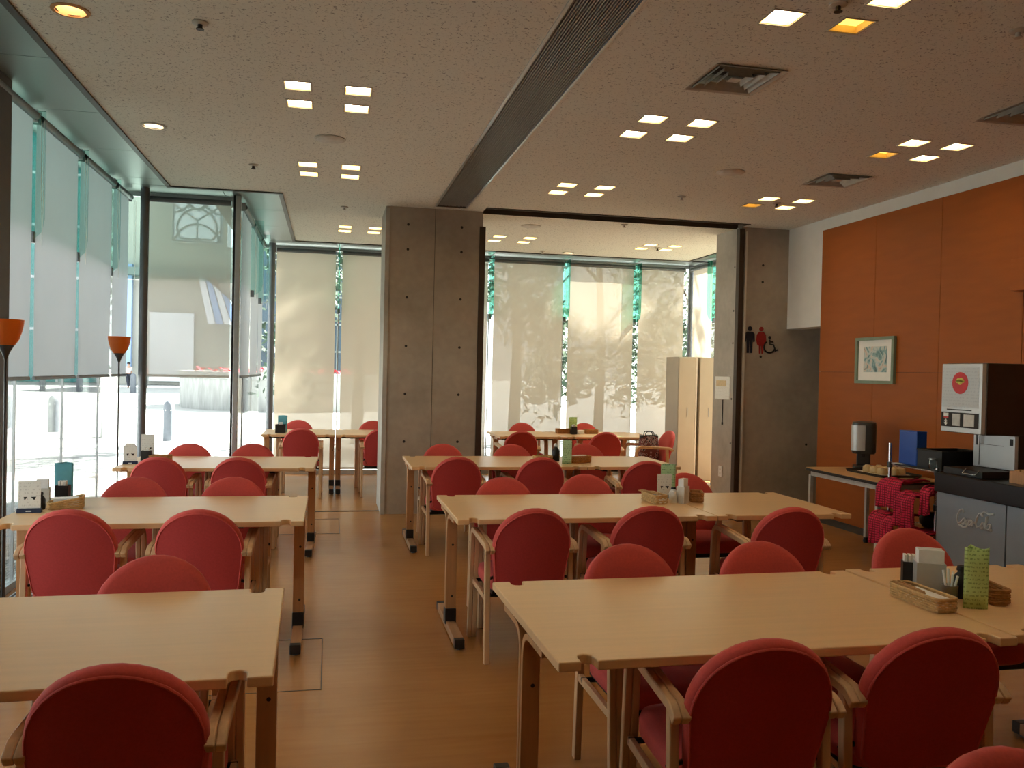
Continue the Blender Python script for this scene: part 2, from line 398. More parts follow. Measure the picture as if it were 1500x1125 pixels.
for i in range(len(xs) - 1):
    for j in range(len(ys) - 1):
        x0, x1, y0, y1 = xs[i], xs[i + 1], ys[j], ys[j + 1]; mx, my = (x0 + x1) / 2, (y0 + y1) / 2
        if x1 - x0 < 1e-5 or y1 - y0 < 1e-5 or not in_ceiling(mx, my): continue
        if any(h[0] < mx < h[1] and h[2] < my < h[3] for h in holes): continue
        cm.add([(x0, y0, H), (x0, y1, H), (x1, y1, H), (x1, y0, H)], [(0, 1, 2, 3)])
struct(cm.build('ceiling', 'ceiling_board'))
rf = MB(); rf.bx(XL - .3, 7.3, -3.3, YJ + .2, H + .14, H + .5); rf.bx(XS - .3, XA + .12, YJ + .2, XB + .03, H + .07, H + .5); rf.bx(XA + .12, 7.3, YJ + .2, 9.6, H + .14, H + .5)
struct(rf.build('roof', 'roof_grey'))
# metal soffit panels along the glass, and the dark shadow-gap trim
sf = struct(empty('trim_1'), 'grey-green metal soffit of joined panels along the glass wall')
def panel(x0, x1, y0, y1): MB().bx(x0 + .003, x1 - .003, y0 + .003, y1 - .003, H, H + .03).build('panel', 'soffit_metal', sf)
yy = [2.2, 3.2, 4.2, 5.25, 6.3, 7.34, 8.38]
for a, b in zip(yy[:-1], yy[1:]): panel(XL - .1, TX, a, b)
panel(XL - .1, TX, -3.1, 2.2); panel(XL - .1, TX, 8.38, TY); panel(XL - .1, TX2 - .55, TY, YJ + .1); panel(TX2 - .55, TX2, TY, 9.65)
for a, b in ((9.65, 10.75), (10.75, TY2)): panel(XS - .1, TX2, a, b)
bx_ = [XS - .1, .1, 1.2, 2.28, 3.41, 4.52, XA + .05]
for a, b in zip(bx_[:-1], bx_[1:]): panel(a, b, TY2, XB)
for a, b in ((9.5, 10.7), (10.7, TY2)): panel(TX3, XA + .1, a, b)
tm = MB()
tm.bx(TX - .02, TX + .02, -3, TY + .02, H - .012, H + .03); tm.bx(TX - .02, TX2 + .02, TY - .02, TY + .02, H - .012, H + .03)
tm.bx(TX2 - .02, TX2 + .02, TY, TY2 + .02, H - .012, H + .03); tm.bx(TX2, XA, TY2 - .02, TY2 + .02, H - .012, H + .03); tm.bx(TX3 - .02, TX3 + .02, 9.5, TY2, H - .012, H + .03)
struct(tm.build('trim_2', 'trim_dark'))

# walls
wr = struct(empty('wall_right'))
MB().bx(XR, XR + .2, -3.2, 8.22, 0, H + .14).build('core', 'white_paint', wr)
MB().bx(XR, XR + .2, 8.22, 8.95, 2.075, H + .14).build('bulkhead', 'white_paint', wr)
MB().bx(XR - .012, XR, -3.1, 8.22, .02, 3.085).build('backing', 'panel_backing', wr)
py = [8.22, 7.3, 6.4, 5.5, 4.6, 3.7, 2.8, 1.9, 1.0, .1, -.8, -1.7, -3.0]
for a, b in zip(py[1:], py[:-1]):
    for z0, z1 in ((.03, 1.585), (1.589, 3.085)):
        MB().bx(XR - .03, XR - .012, a + .0025, b - .0025, z0, z1).build('panel', 'orange_panel', wr)
struct(MB().bx(XR - .034, XR - .03, -3.0, 8.2, 0, .07).build('baseboard_right', 'trim_dark'))
# corridor beyond the orange wall
co = MB(); co.bx(XR + .2, 7.2, 8.12, 8.22, 0, H + .14); co.bx(7.1, 7.2, 8.22, 8.95, 0, H + .14)
struct(co.build('wall_corridor', 'white_paint')); struct(MB().bx(XR + .2, 7.1, 8.22, 8.95, 2.5, 2.6).build('ceiling_corridor', 'white_paint'))
# concrete pier with the restroom signs
pr = struct(empty('wall_pier'), 'dark concrete pier beside the restroom corridor')
MB().bx(4.53, 7.2, 8.95, 9.56, 0, H + .14).build('core', 'concrete', pr)
MB().bx(4.515, 4.53, 9.01, 9.56, 0, H - .0).build('side_lining', 'concrete_side', pr)
MB().bx(4.50, 4.56, 8.935, 9.01, 0, H - .02).build('shutter_rail', 'rail_dark', pr); MB().bx(4.575, 4.595, 8.93, 8.95, 0, H - .05).build('shutter_rail', 'door_edge', pr)
for z in (.75, 1.26, 1.9, 2.27, 2.77):
    MB().lathe([(.012, 0), (.012, .004)], 10).build('tie_hole', 'dark_bolt', pr, loc=(4.512, 9.07, z)).rotation_euler = (0, PI / 2, 0)
for x, z in ((4.80, 2.79), (4.80, 2.60), (4.80, 1.75), (5.4, .75)):
    MB().lathe([(.014, 0), (.014, .004)], 10).build('tie_hole', 'dark_bolt', pr, loc=(x, 8.948, z)).rotation_euler = (PI / 2, 0, 0)
# concrete column
cl = struct(empty('wall_column'), 'big square board-marked concrete column in the middle of the room')
CX0, CX1, CY0, CY1 = .555, 1.565, 8.99, 9.72
MB().bx(CX0, CX1, CY0, CY1, 0, H + .14).build('core', 'concrete', cl)
MB().bx(CX0 - .012, CX0, CY0 + .02, CY1, 0, H).build('side_lining', 'concrete_side', cl)
MB().bx(CX1 - .035, CX1 + .03, CY0 - .012, CY0 + .06, 0, H - .16).build('shutter_rail', 'rail_dark', cl)
MB().bx(CX0 - .015, CX0 + .03, CY0 - .01, CY0 + .05, 0, H - .02).build('corner_strip', 'concrete_side', cl)
for z in (.76, 1.26, 1.76, 2.27, 2.77, 3.03):
    for x in (.775, 1.34):
        MB().lathe([(.014, 0), (.014, .004)], 10).build('tie_hole', 'dark_bolt', cl, loc=(x, CY0 + .001, z)).rotation_euler = (PI / 2, 0, 0)
MB().bx(1.055, 1.06, CY0 - .002, CY0, 0, H).build('joint', 'slot_dark', cl)
# fire-shutter slot in the ceiling between column and pier
sh = struct(empty('trim_3'), 'dark shutter slot in the ceiling between column and pier')
MB().bx(1.56, 4.53, 8.74, 9.06, H + .04, H + .07).build('slot_cover', 'slot_dark', sh)
MB().bx(1.56, 4.53, 8.74, 8.75, H - .01, H + .05).build('edge_strip', 'slot_dark', sh); MB().bx(1.56, 4.53, 9.05, 9.06, H - .01, H + .05).build('edge_strip', 'slot_dark', sh)
MB().bx(4.15, 4.53, 8.80, 8.83, H + .02, H + .04).build('guide_bar', 'alum', sh)
# other closing walls (behind the camera and beside the alcove)
struct(MB().bx(XL - .1, 7.2, -3.3, -3.1, 0, H + .14).build('wall_back', 'white_paint'))
struct(MB().bx(XL - .15, XL + .1, -3.2, 2.2, 0, H + .14).build('wall_left', 'white_paint'))  # unseen; closes off the glass here to hold back light from behind
# threshold strip and access hatches in the floor
struct(MB().bx(-.95, .55, 9.18, 9.22, 0, .003).build('trim_4', 'trim_dark'))
for k, (x0, y0) in enumerate(((-.79, 4.09), (-.66, 7.96))):
    hm = MB(); x1, y1 = x0 + .78, y0 + .78; t = .004
    hm.bx(x0, x1, y0, y0 + t, 0, .002); hm.bx(x0, x1, y1 - t, y1, 0, .002); hm.bx(x0, x0 + t, y0 + t, y1 - t, 0, .002); hm.bx(x1 - t, x1, y0 + t, y1 - t, 0, .002)
    struct(hm.build('trim_%d' % (5 + k), 'slot_dark'))

# ------------------------------------------------------------------ glass walls, fins, blinds
wn = [0]
def window(p0, p1, z_split, zb, cuts, inward, fin_d=.28, fins=True, upper='glass_upper', finmat='glass_fin'):
    """glass wall from p0 to p1 (xy); cuts: fractions where panes meet; inward: unit xy vector into the room"""
    wn[0] += 1; root = struct(empty('window_%d' % wn[0]))
    P0, P1 = Vector(p0), Vector(p1); D = P1 - P0; Ln = D.length; d = D / Ln; nrm = Vector(inward)
    def slab(a, b, off, th, z0, z1, name, mat, bev=0):
        c = P0 + d * (a + b) / 2 + nrm * off; return MB().obox((c.x, c.y, (z0 + z1) / 2), (b - a, th, z1 - z0), math.atan2(d.y, d.x)).build(name, mat, root, bevel=bev)
    slab(0, Ln, 0, .06, 0, zb, 'sill', 'alum'); slab(0, Ln, 0, .06, H - .04, H + .03, 'head_rail', 'alum')
    for a, b in zip(cuts[:-1], cuts[1:]):
        slab(a + .004, b - .004, 0, .012, zb, z_split - .004, 'pane', 'glass_clear'); slab(a + .004, b - .004, 0, .012, z_split + .004, H - .04, 'pane', upper)
    for c in cuts[1:-1]:
        slab(c - .006, c + .006, 0, .016, zb, z_split, 'joint', 'alum')
        if fins:
            poly = [(0, z_split - .02), (fin_d * .6, z_split - .02), (fin_d * .9, z_split + .03), (fin_d, z_split + .12), (fin_d, H - .03), (0, H - .03)]
            q = P0 + d * c
            MB().prism(poly, -.008, .008, lambda a, z, t: (q.x + nrm.x * (a + .008) + d.x * t, q.y + nrm.y * (a + .008) + d.y * t, z)).build('fin', finmat, root)
            g = q + nrm * .06
            MB().obox((g.x, g.y, z_split - .01), (.045, .10, .075), math.atan2(d.y, d.x)).build('clip', 'grey_post', root, bevel=.004)
    return root
window((XL, 2.2), (XL, YJ), 2.35, .05, [0, 1.0, 2.02, 3.05, 4.06, 5.1, 6.16, 6.9], (1, 0), .16)
window((XL, YJ), (XS + .05, YJ), 2.35, .05, [0, 1.13], (0, -1), fins=False)
window((XS, YJ), (XS, XB), 2.35, .05, [0, 1.08, 2.16, 3.35], (1, 0), .2)
window((XS, XB), (XA + .05, XB), 2.33, .06, [0, 1.075, 2.16, 3.25, 4.385, 5.49, 6.52], (0, -1), .34, True, 'glass_clear', 'glass_fin_green')
window((XA, 9.56), (XA, XB), 2.33, .06, [0, .96, 1.92, 2.89], (-1, 0), .2, True, 'glass_clear', 'glass_fin_green')
def blind(p0, p1, z_bot, inward, label, mat='blind_skylit_grey'):
    if z_bot < 1: mat = 'blind_cream'
    P0, P1 = Vector(p0), Vector(p1); d = (P1 - P0); Ln = d.length; d /= Ln; n = Vector(inward); c = (P0 + P1) / 2; ang = math.atan2(d.y, d.x)
    root = thing('roller_blind', label, 'blind', (c.x, c.y, z_bot), ang, 'roller blinds on the glass walls')
    side = 1 if (Vector((-math.sin(ang), math.cos(ang))).dot(n)) > 0 else -1
    top = H - .075 - z_bot
    sheet(8, 10, lambda u, v: (-Ln / 2 + Ln * u, .004 * math.sin(u * 9 + v * 3), v * top)).build('fabric', mat, root, smooth=60)
    MB().tube([(-Ln / 2, side * .02, top + .0), (Ln / 2, side * .02, top + .0)], .028, 12).build('roller', 'grey_post', root, smooth=40)
    MB().bx(-Ln / 2, Ln / 2, -.008, .008, -.012, .012).build('hem_bar', mat, root)
    MB().tube([(Ln / 2 + .02, side * .05, top - .02), (Ln / 2 + .022, side * .052, top - .5), (Ln / 2 + .03, side * .06, top - .85), (Ln / 2 + .038, side * .062, top - .5), (Ln / 2 + .036, side * .06, top - .02)], .0016, 5).build('cord', 'paper_white', root)
    for s in (-1, 1): MB().bx(s * (Ln / 2 + .012) - .006, s * (Ln / 2 + .012) + .006, -.03, .05, top - .04, top + .045).build('bracket', 'alum', root)
xb = XL + .1
ed = [2.2, 3.2, 4.22, 5.25, 6.26, 7.30, 8.36, 9.02]
names_l = ['nearest the camera, outside the photo', 'second outside the left photo edge', 'just past the left photo edge',
           'leftmost in view, beside the dark post', 'second in view from the dark post', 'third in view from the dark post', 'narrow, next to the round steel post']
for a, b, nm in zip(ed[:-1], ed[1:], names_l):
    blind((xb, a + .045), (xb, b - .045), 1.4, (1, 0), 'half-lowered pale blind on the left glass, ' + nm)
blind((-1.80, YJ - .1), (XS - .02, YJ - .1), 1.4, (0, -1), 'half-lowered see-through blind right of the round steel post', 'blind_screen')
xs2 = XS + .07
for a, b, nm in ((9.16, 10.13, 'nearest of three beyond the slim white mullion'), (10.23, 11.21, 'middle of three beyond the slim white mullion'), (11.31, 11.9, 'farthest of three beyond the slim white mullion')):
    blind((xs2, a), (xs2, b), 1.4, (1, 0), 'half-lowered blind seen edge-on, ' + nm)
yb = XB - .14
for a, b, nm in ((-.745, .06, 'at the left of the concrete column, first from the corner'), (.15, 1.14, 'partly hidden by the concrete column, on its left'), (1.24, 2.235, 'mostly hidden behind the concrete column'),
                 (2.325, 3.37, 'first right of the concrete column'), (3.46, 4.475, 'with bright sun patch, second right of the column'), (4.565, 5.29, 'third right of the column, beside the alcove corner post')):
    blind((a, yb), (b, yb), .10, (0, -1), 'full-length cream blind, ' + nm)
for a, b, nm in ((9.62, 10.47, 'nearest the pier'), (10.57, 11.43, 'middle one behind the lockers'), (11.53, 12.22, 'sunlit, beside the alcove corner post')):
    blind((XA - .1, a), (XA - .1, b), .10, (-1, 0), 'full-length blind on the alcove side glass, ' + nm)
# posts
def post(name, x, y, r, label, mat='grey_post', z1=H):
    o = MB().lathe([(r * 1.6, 0), (r * 1.6, .012), (r, .014), (r, z1)], 20).build(name, mat, None, 40, (x, y, 0)); struct(o, label)
post('steel_post', -1.77, 8.83, .04, 'round grey steel post at the step in the glass wall')
post('steel_post', -.80, 12.20, .045, 'round grey steel post left of the far blinds')
post('steel_post', 5.42, 12.34, .04, 'round grey steel post in the alcove corner')
struct(MB().bx(-.945, -.895, 8.93, 8.99, 0, H).build('window_mullion', 'alum', bevel=.004), 'slim pale aluminium mullion right of the see-through blind')
struct(MB().bx(-.965, -.945, 8.935, 8.96, 0, H).build('window_gasket', 'black_plastic'), 'thin black gasket strip along the pale aluminium mullion')
struct(MB().bx(-1.99, -1.91, 5.45, 5.73, 0, H).build('dark_post', 'rail_dark', bevel=.006), 'dark brown post at the left photo edge')
# floor grille along the left glass
gr = struct(empty('floor_grille', (0, 0, 0)), 'black floor air grille with metal bars along the left glass')
MB().bx(-1.98, -1.74, 2.3, 8.75, .0005, .002).build('tray', 'black_plastic', gr)
for k in range(9): MB().bx(-1.975 + k * .028, -1.966 + k * .028, 2.3, 8.75, .002, .008).build('slat', 'alum', gr)

# ------------------------------------------------------------------ ceiling fittings
cn = ['far left', 'far right', 'near left', 'near right']
for g, i, x, y, ph in lights:
    dim = i in sq[g][3] if g != 'D' else i == 1
    if g in 'FGH': dim = (i == 0) if g != 'G' else False
    far = 'far' in cn[i]
    t = thing('square_ceiling_light', '%s square ceiling light, %s of %s' % ('dim yellow' if dim else 'lit', ['far left', 'far right', 'near left', 'near right'][i], ph), 'ceiling light', (x, y, H), 0, 'square recessed ceiling lights')
    fr = MB(); a, b = LS, LS + .008
    for q in ((-b, b, -b, -a), (-b, b, a, b), (-b, -a, -a, a), (a, b, -a, a)): fr.bx(*q, -.004, .002)
    fr.build('frame', 'vent_white', t)
    wl = MB()
    for q in ((-a, a, -a, -a + .004), (-a, a, a - .004, a), (-a, -a + .004, -a, a), (a - .004, a, -a, a)): wl.bx(*q, 0, .05)
    wl.build('well', 'lamp_well', t)
    MB().bx(-a + .004, a - .004, -a + .004, a - .004, .035, .05).build('diffuser', 'lamp_yellow' if dim else 'lamp_white', t)
for x, y, lb in rounds:
    t = thing('round_downlight', lb, 'ceiling light', (x, y, H), 0, 'round recessed downlights')
    MB().loft([[(r * math.cos(2 * PI * i / 28), r * math.sin(2 * PI * i / 28), z) for i in range(28)] for r, z in ((.088, 0), (.088, -.006), (.07, -.008), (.06, .03), (.058, .06))], False, False).build('trim_ring', 'kraft' if y < 5 else 'vent_white', t, 40)
    MB().lathe([(.058, .045), (.058, .06)], 24).build('lamp', 'lamp_round', t)
for k, (x, y, lb) in enumerate(vents):
    t = thing('ceiling_vent', lb, 'air vent', (x, y, H), 0, 'square ceiling vents')
    MB().bx(-.2, .2, -.2, .2, .09, .1).build('duct', 'vent_dark', t)
    def ring(a, b, z0, z1):
        return MB().loft([[(-q, -q, z), (q, -q, z), (q, q, z), (-q, q, z)] for q, z in ((a, z0), (b, z1), (b - .006, z1), (a - .006, z0 + .006))], False, False)
    ring(.215, .192, -.012, -.006).build('frame', 'vent_white', t)
    for j, a in enumerate((.178, .128, .078)): ring(a, a - .010, -.012, .014).build('louvre', 'vent_white', t)
    MB().bx(-.032, .032, -.032, .032, -.008, -.004).build('centre_plate', 'vent_white', t)
df = thing('linear_air_diffuser', 'long black slot air grille running along the ceiling to the column', 'air grille', (0, 0, H))
MB().bx(DX0, DX1, -3, 8.83, .05, .06).build('duct', 'vent_dark', df)
for x0, x1 in ((DX0 - .012, DX0 + .006), (DX1 - .006, DX1 + .012)): MB().bx(x0, x1, -3, 8.84, -.006, .04).build('edge_frame', 'alum', df)
MB().bx(DX0, DX1, 8.81, 8.84, -.006, .04).build('edge_frame', 'slot_dark', df)
for k in range(20):
    x = DX0 + .015 + k * .01495; MB().bx(x - .0034, x + .0034, -3, 8.82, .002, .03).build('slat', 'slat_metal', df)
for x, y, lb in ((-.03, 6.51, 'round flush speaker in the ceiling above the left aisle'), (3.22, 6.59, 'round flush speaker in the ceiling left of the orange wall'), (2.25, 9.68, 'round flush speaker in the alcove ceiling')):
    t = thing('ceiling_speaker', lb, 'speaker', (x, y, H), 0, 'round ceiling speakers')
    MB().lathe([(.115, 0), (.115, -.006), (.1, -.01)], 28).build('rim', 'vent_white', t, 40); MB().lathe([(.098, -.010), (.09, -.013)], 28).build('grille', 'ivory_grey', t, 40)
for x, y, lb in ((-.66, 4.5, 'small ceiling sprinkler head nearest the top left'), (-.66, 7.53, 'tiny ceiling sprinkler head beyond the second round downlight'), (2.22, 3.51, 'small sprinkler head between the square lights at the top edge'),
                 (3.21, 3.55, 'small detector at the top right photo corner'), (3.23, 7.62, 'small white detector in the ceiling before the shutter slot'), (.12, 9.19, 'small white detector in the ceiling left of the column'),
                 (4.21, 7.61, 'tiny sprinkler head between the lights near the bulkhead'), (4.24, 10.77, 'tiny sprinkler head between the alcove corner lights'), (3.23, 9.23, 'small white detector in the alcove ceiling'), (2.87, 11.6, 'flat smoke detector above the far blinds')):
    white = 'detector' in lb
    t = thing('smoke_detector' if white else 'sprinkler_head', lb, 'detector' if white else 'sprinkler', (x, y, H), 0, 'small ceiling devices')
    MB().lathe([(.04, 0), (.04, -.006), (.03, -.012)], 18).build('plate', 'vent_white', t, 40)
    MB().lathe([(.012, -.012), (.012, -.03), (.02, -.032), (.02, -.036)], 12).build('sensor' if white else 'deflector', 'vent_white' if white else 'dark_bolt', t, 40)

# ------------------------------------------------------------------ tables
TZ = .72
def table_outline(wd, dp, r=.018):
    # rectangle with a half-round cane notch near each end of both long edges
    pts = []; nx, nr, nd = .09, .024, .06
    def notch(cx, y, s):
        out = [(cx - s * nr, y)]
        sy = -1 if y > 0 else 1
        for i in range(7):
            a = PI * i / 6; out.append((cx - s * nr * math.cos(a), y + sy * (nd - nr + nr * math.sin(a))))
        out.append((cx + s * nr, y)); return out
    pts += [(-wd / 2, -dp / 2)] + notch(-wd / 2 + nx, -dp / 2, 1) + notch(wd / 2 - nx, -dp / 2, 1) + [(wd / 2, -dp / 2)]
    pts += [(wd / 2, dp / 2)] + notch(wd / 2 - nx, dp / 2, -1) + notch(-wd / 2 + nx, dp / 2, -1) + [(-wd / 2, dp / 2)]
    return pts
mesh_cache = {}
def make_table(wd, label, loc, rz=0):
    dp = .905; ins = .30 if wd == 1.2 else .034
    t = thing('dining_table', label, 'table', loc, rz, 'wooden dining tables')
    key = round(wd, 3)
    if key in mesh_cache:
        for o, tr in mesh_cache[key]: copy_tree(o, t, tr)
        return t
    MB().prism(table_outline(wd, dp), TZ - .028, TZ).build('tabletop', 'table_wood', t, bevel=.004)
    MB().bx(-wd / 2 + .06, wd / 2 - .06, -.03, .03, TZ - .075, TZ - .029).build('beam', 'black_metal', t)
    for s in (-1, 1):
        MB().bx(s * .28 * wd - .02, s * .28 * wd + .02, -dp / 2 + .1, dp / 2 - .1, TZ - .052, TZ - .029).build('cross_rail', 'black_metal', t)
    for s in (-1, 1):
        x = s * (wd / 2 - ins)
        for q in (-1, 1):
            pth = fillet([(q * .016, .055), (q * .016, TZ - .042), (q * .26, TZ - .042)], .09, 7)
            lg = MB().strip(pth, .022, x - .03, x + .03).build('leg', 'leg_wood', t, 40, bevel=.002)
            for z in (.50, .60, .2):
                b = MB().lathe([(.007, 0), (.007, .002)], 10).build('bolt', 'dark_bolt', lg, loc=(x + .006, q * .0275, z)); b.rotation_euler = (PI / 2 * q, 0, 0)
        ft = MB().prism(rrect(-.39, .39, .012, .058, .015, 3), x - .027, x + .027, lambda a, b, c: (c, a, b)).build('foot', 'foot_wood', t, 40, bevel=.002)
        MB().bx(x - .032, x + .032, -.04, .04, .04, .13).build('sleeve', 'black_plastic', t, bevel=.003)
        for q in (-1, 1):
            MB().bx(x - .028, x + .028, q * .375 - .022, q * .375 + .022, .010, .060).build('end_cap', 'dark_bolt', ft, bevel=.004)
            MB().lathe([(.016, 0), (.016, .012), (.006, .014)], 12, (x, q * .36, 0)).build('glide', 'grey_post', ft, 40)
    mesh_cache[key] = tree_of(t)
    return t
A_, B_ = 1.49, .85
TB = {}
def tb(key, x0, wd, y0, label, rz=0): TB[key] = make_table(wd, label, (x0 + wd / 2, y0 + .4525, 0), rz)
tb('L1', -1.625, A_, 2.24, 'long beech table in the left foreground, cut by the left edge', math.radians(1.2))
tb('L2', -1.605, A_, 4.525, 'long beech table, second in the left row, with teal menu')
tb('L3', -1.585, A_, 6.93, 'long beech table, third in the left row, beside the round steel post', math.radians(-1.5))
tb('L4a', -.77, B_, 10.37, 'small beech table by the far left blinds, touching the corner post')
tb('L4b', .09, B_, 10.37, 'small beech table by the far left blinds, half hidden by the column')
tb('R1a', .62, A_, 2.255, 'long beech table in the right foreground, nearest the camera', math.radians(.8))
tb('R1b', 2.12, B_, 2.285, 'square beech table cut by the right edge, holding the green menu')
tb('R2a', .68, A_, 4.495, 'long beech table, second in the right row')
tb('R2b', 2.175, B_, 4.50, 'square beech table joined to the second right-row table, near orange wall')
tb('R3a', .67, A_, 6.98, 'long beech table, third in the right row, in front of the column')
tb('R3b', 2.165, B_, 6.98, 'square beech table joined to the third right-row table')
tb('R4a', 2.06, B_, 10.28, 'beech table by the alcove blinds, left one of the pair')
tb('R4b', 2.915, 1.2, 10.28, 'beech table by the alcove blinds, right one beside the patterned bag')

# ------------------------------------------------------------------ chairs
def back_outline():
    hw = .208; pts = []
    pts += [(-.19 + .04, 0)]
    n = 6
    for i in range(1, n + 1):  # bottom right corner
        pass
    pr = []
    r = .05; bw = .188
    for i in range(5): a = -PI / 2 + PI / 2 * i / 4; pr.append((bw - r + r * math.cos(a), r + r * math.sin(a)))
    pr.append((hw, .235))
    for i in range(1, 17): a = PI * i / 17; pr.append((hw * math.cos(a), .235 + .235 * (math.sin(a) ** .92)))
    pr.append((-hw, .235))
    for i in range(5): a = PI + PI / 2 * i / 4; pr.append((-bw + r + r * math.cos(a), r + r * math.sin(a)))
    return pr
BO = back_outline()
tdir = Vector((0, -.14, .455)).normalized(); ndir = Vector((0, .455, .14)).normalized()
def bpt(u, v, s, d):
    uu = u * s; vv = .23 + (v - .23) * s
    p = Vector((uu, -.185, .37)) + tdir * vv + ndir * (d + .55 * uu * uu); return p
def make_chair():
    t = empty('armchair')
    rings = [[bpt(u, v, s, d) for u, v in BO] for s, d in ((.93, -.026), (.975, -.024), (1, -.010), (1, .006), (.975, .02), (.88, .03), (.6, .037), (.25, .039))]
    bk = MB().loft(rings).build('backrest', 'red_fabric', t, 60)
    MB().loft([[bpt(u, v, s, d) for u, v in BO] for s, d in ((.945, -.025), (.94, -.0285), (.6, -.030), (.2, -.030))]).build('back_panel', 'red_panel', bk, 60)
    MB().tube([bpt(u, v, .957, -.027) for u, v in BO], .0042, 6, True).build('piping', 'red_fabric', bk, 60)
    # seat cushion
    def ring(sx, sy, z, n=36):
        out = []
        for i in range(n):
            a = 2 * PI * i / n; c, s = math.cos(a), math.sin(a)
            out.append((.212 * sx * abs(c) ** .45 * (1 if c > 0 else -1), .03 + .235 * sy * abs(s) ** .45 * (1 if s > 0 else -1), z))
        return out
    MB().loft([ring(.93, .93, .362), ring(1, 1, .375), ring(1.0, 1.0, .41), ring(.97, .97, .43), ring(.8, .8, .44), ring(.4, .4, .444)]).build('seat', 'red_fabric', t, 60)
    MB().bx(-.19, .19, -.17, .22, .345, .362).build('seat_board', 'black_metal', t)
    for s in (-1, 1):
        for k, off in enumerate((.209, .235)):
            x = s * off
            pth = fillet([(.258, 0), (.205, .632), (-.225, .612), (-.262, .585)], .075, 6)
            MB().strip(pth, .03, x - .0125, x + .0125).build('arm_leg' if k else 'arm_strip', 'chair_wood', t, 40, bevel=.004)
        x = s * .222
        MB().strip([(-.215, 0), (-.185, .60)], .036, x - .014, x + .014).build('leg', 'chair_wood', t, bevel=.004)
        MB().strip([(-.195, .33), (.225, .33)], .03, x - .01, x + .01).build('side_rail', 'chair_wood', t, bevel=.003)
        MB().tube([(s * .232, -.17, .42), (s * .17, -.19, .45)], .008, 8).build('back_bracket', 'black_metal', t, 40)
    for y in (-.14, .20): MB().tube([(-.232, y, .335), (.232, y, .335)], .011, 8).build('crossbar', 'black_metal', t, 40)
    return t
chair0 = make_chair(); chair_tree = tree_of(chair0); first = [True]
def chair(x, y_top, facing, label, rz=0):
    """facing 'n': back towards the camera, 's': faces the camera, 'w': faces left"""
    if facing == 'n': loc, a = (x, y_top + .325, 0), 0
    elif facing == 's': loc, a = (x, y_top - .325, 0), PI
    else: loc, a = (x, y_top, 0), PI / 2
    if first[0]: o = chair0; first[0] = False
    else: o = copy_tree(chair0, None, chair_tree)
    o.location = loc; o.rotation_euler = (0, 0, a + math.radians(rz)); o.name = 'armchair'
    tag(o, label, 'chair', 'red padded armchairs at the tables'); return o
chair(-.475, 2.09, 'n', 'red padded armchair seen from behind in the bottom left corner')
chair(-.595, 3.30, 's', 'red armchair facing the camera across the left foreground table')
chair(-1.193, 4.35, 'n', 'red armchair back to camera, left one at the second left-row table')
chair(-.604, 4.31, 'n', 'red armchair back to camera, right one at the second left-row table')
chair(-1.145, 5.60, 's', 'red armchair facing camera, left one across the second left-row table')
chair(-.571, 5.58, 's', 'red armchair facing camera, right one across the second left-row table')
chair(-1.247, 6.79, 'n', 'red armchair back to camera, left one at the third left-row table')
chair(-.665, 6.76, 'n', 'red armchair back to camera, right one at the third left-row table')
chair(-1.192, 7.98, 's', 'red armchair facing camera, left one across the third left-row table')
chair(-.654, 7.98, 's', 'red armchair facing camera, right one across the third left-row table')
chair(-.307, 10.03, 'n', 'red armchair back to camera at the small far-left table by the blinds')
chair(.614, 10.08, 'n', 'red armchair back to camera, cut by the left side of the concrete column')
chair(-.391, 11.62, 's', 'red armchair facing camera behind the far-left table, by the corner post')
chair(.581, 11.62, 's', 'red armchair facing camera behind the far-left table, next to the column')
chair(1.18, 2.05, 'n', 'red armchair back to camera, left one at the right foreground table', -4)
chair(1.735, 2.075, 'n', 'red armchair back to camera beside the green menu, right foreground table', -5)
chair(1.199, 3.32, 's', 'red armchair facing camera, left one across the right foreground table')
chair(1.785, 3.32, 's', 'red armchair facing camera, middle one across the right foreground table')
chair(2.655, 3.54, 's', 'red armchair facing camera in front of the checked cloths, right foreground table')
chair(1.255, 1.39, 's', 'red armchair of which only the top shows at the bottom right corner')
chair(1.042, 4.22, 'n', 'red armchair back to camera, leftmost at the second right-row table')
chair(1.686, 4.25, 'n', 'red armchair back to camera, middle one at the second right-row table')
chair(2.475, 4.16, 'n', 'red armchair back to camera, rightmost at the second right-row table', -3)
chair(1.127, 5.52, 's', 'red armchair facing camera, leftmost across the second right-row table')
chair(1.731, 5.66, 's', 'red armchair facing camera, middle one across the second right-row table')
chair(2.488, 5.72, 's', 'red armchair facing camera behind the napkin box of the second right-row table')
chair(1.027, 6.82, 'n', 'red armchair back to camera in front of the column, third right-row table')
chair(1.719, 6.785, 'n', 'red armchair back to camera, middle one at the third right-row table')
chair(2.565, 6.50, 'n', 'red armchair back to camera, rightmost at the third right-row table', -6)
chair(1.058, 8.05, 's', 'red armchair facing camera right in front of the concrete column')
chair(1.717, 8.03, 's', 'red armchair facing camera, middle one across the third right-row table')
chair(2.475, 8.12, 's', 'red armchair facing camera, right one across the third right-row table')
chair(2.237, 9.83, 'n', 'red armchair back to camera, left one at the alcove tables')
chair(3.253, 9.75, 'n', 'red armchair back to camera, right one at the alcove tables')
chair(2.60, 11.50, 's', 'red armchair facing camera, left one across the alcove tables by the blinds')
chair(3.51, 11.56, 's', 'red armchair facing camera behind the black box on the alcove tables')
chair(3.90, 10.12, 'w', 'red armchair turned sideways at the end of the alcove tables')

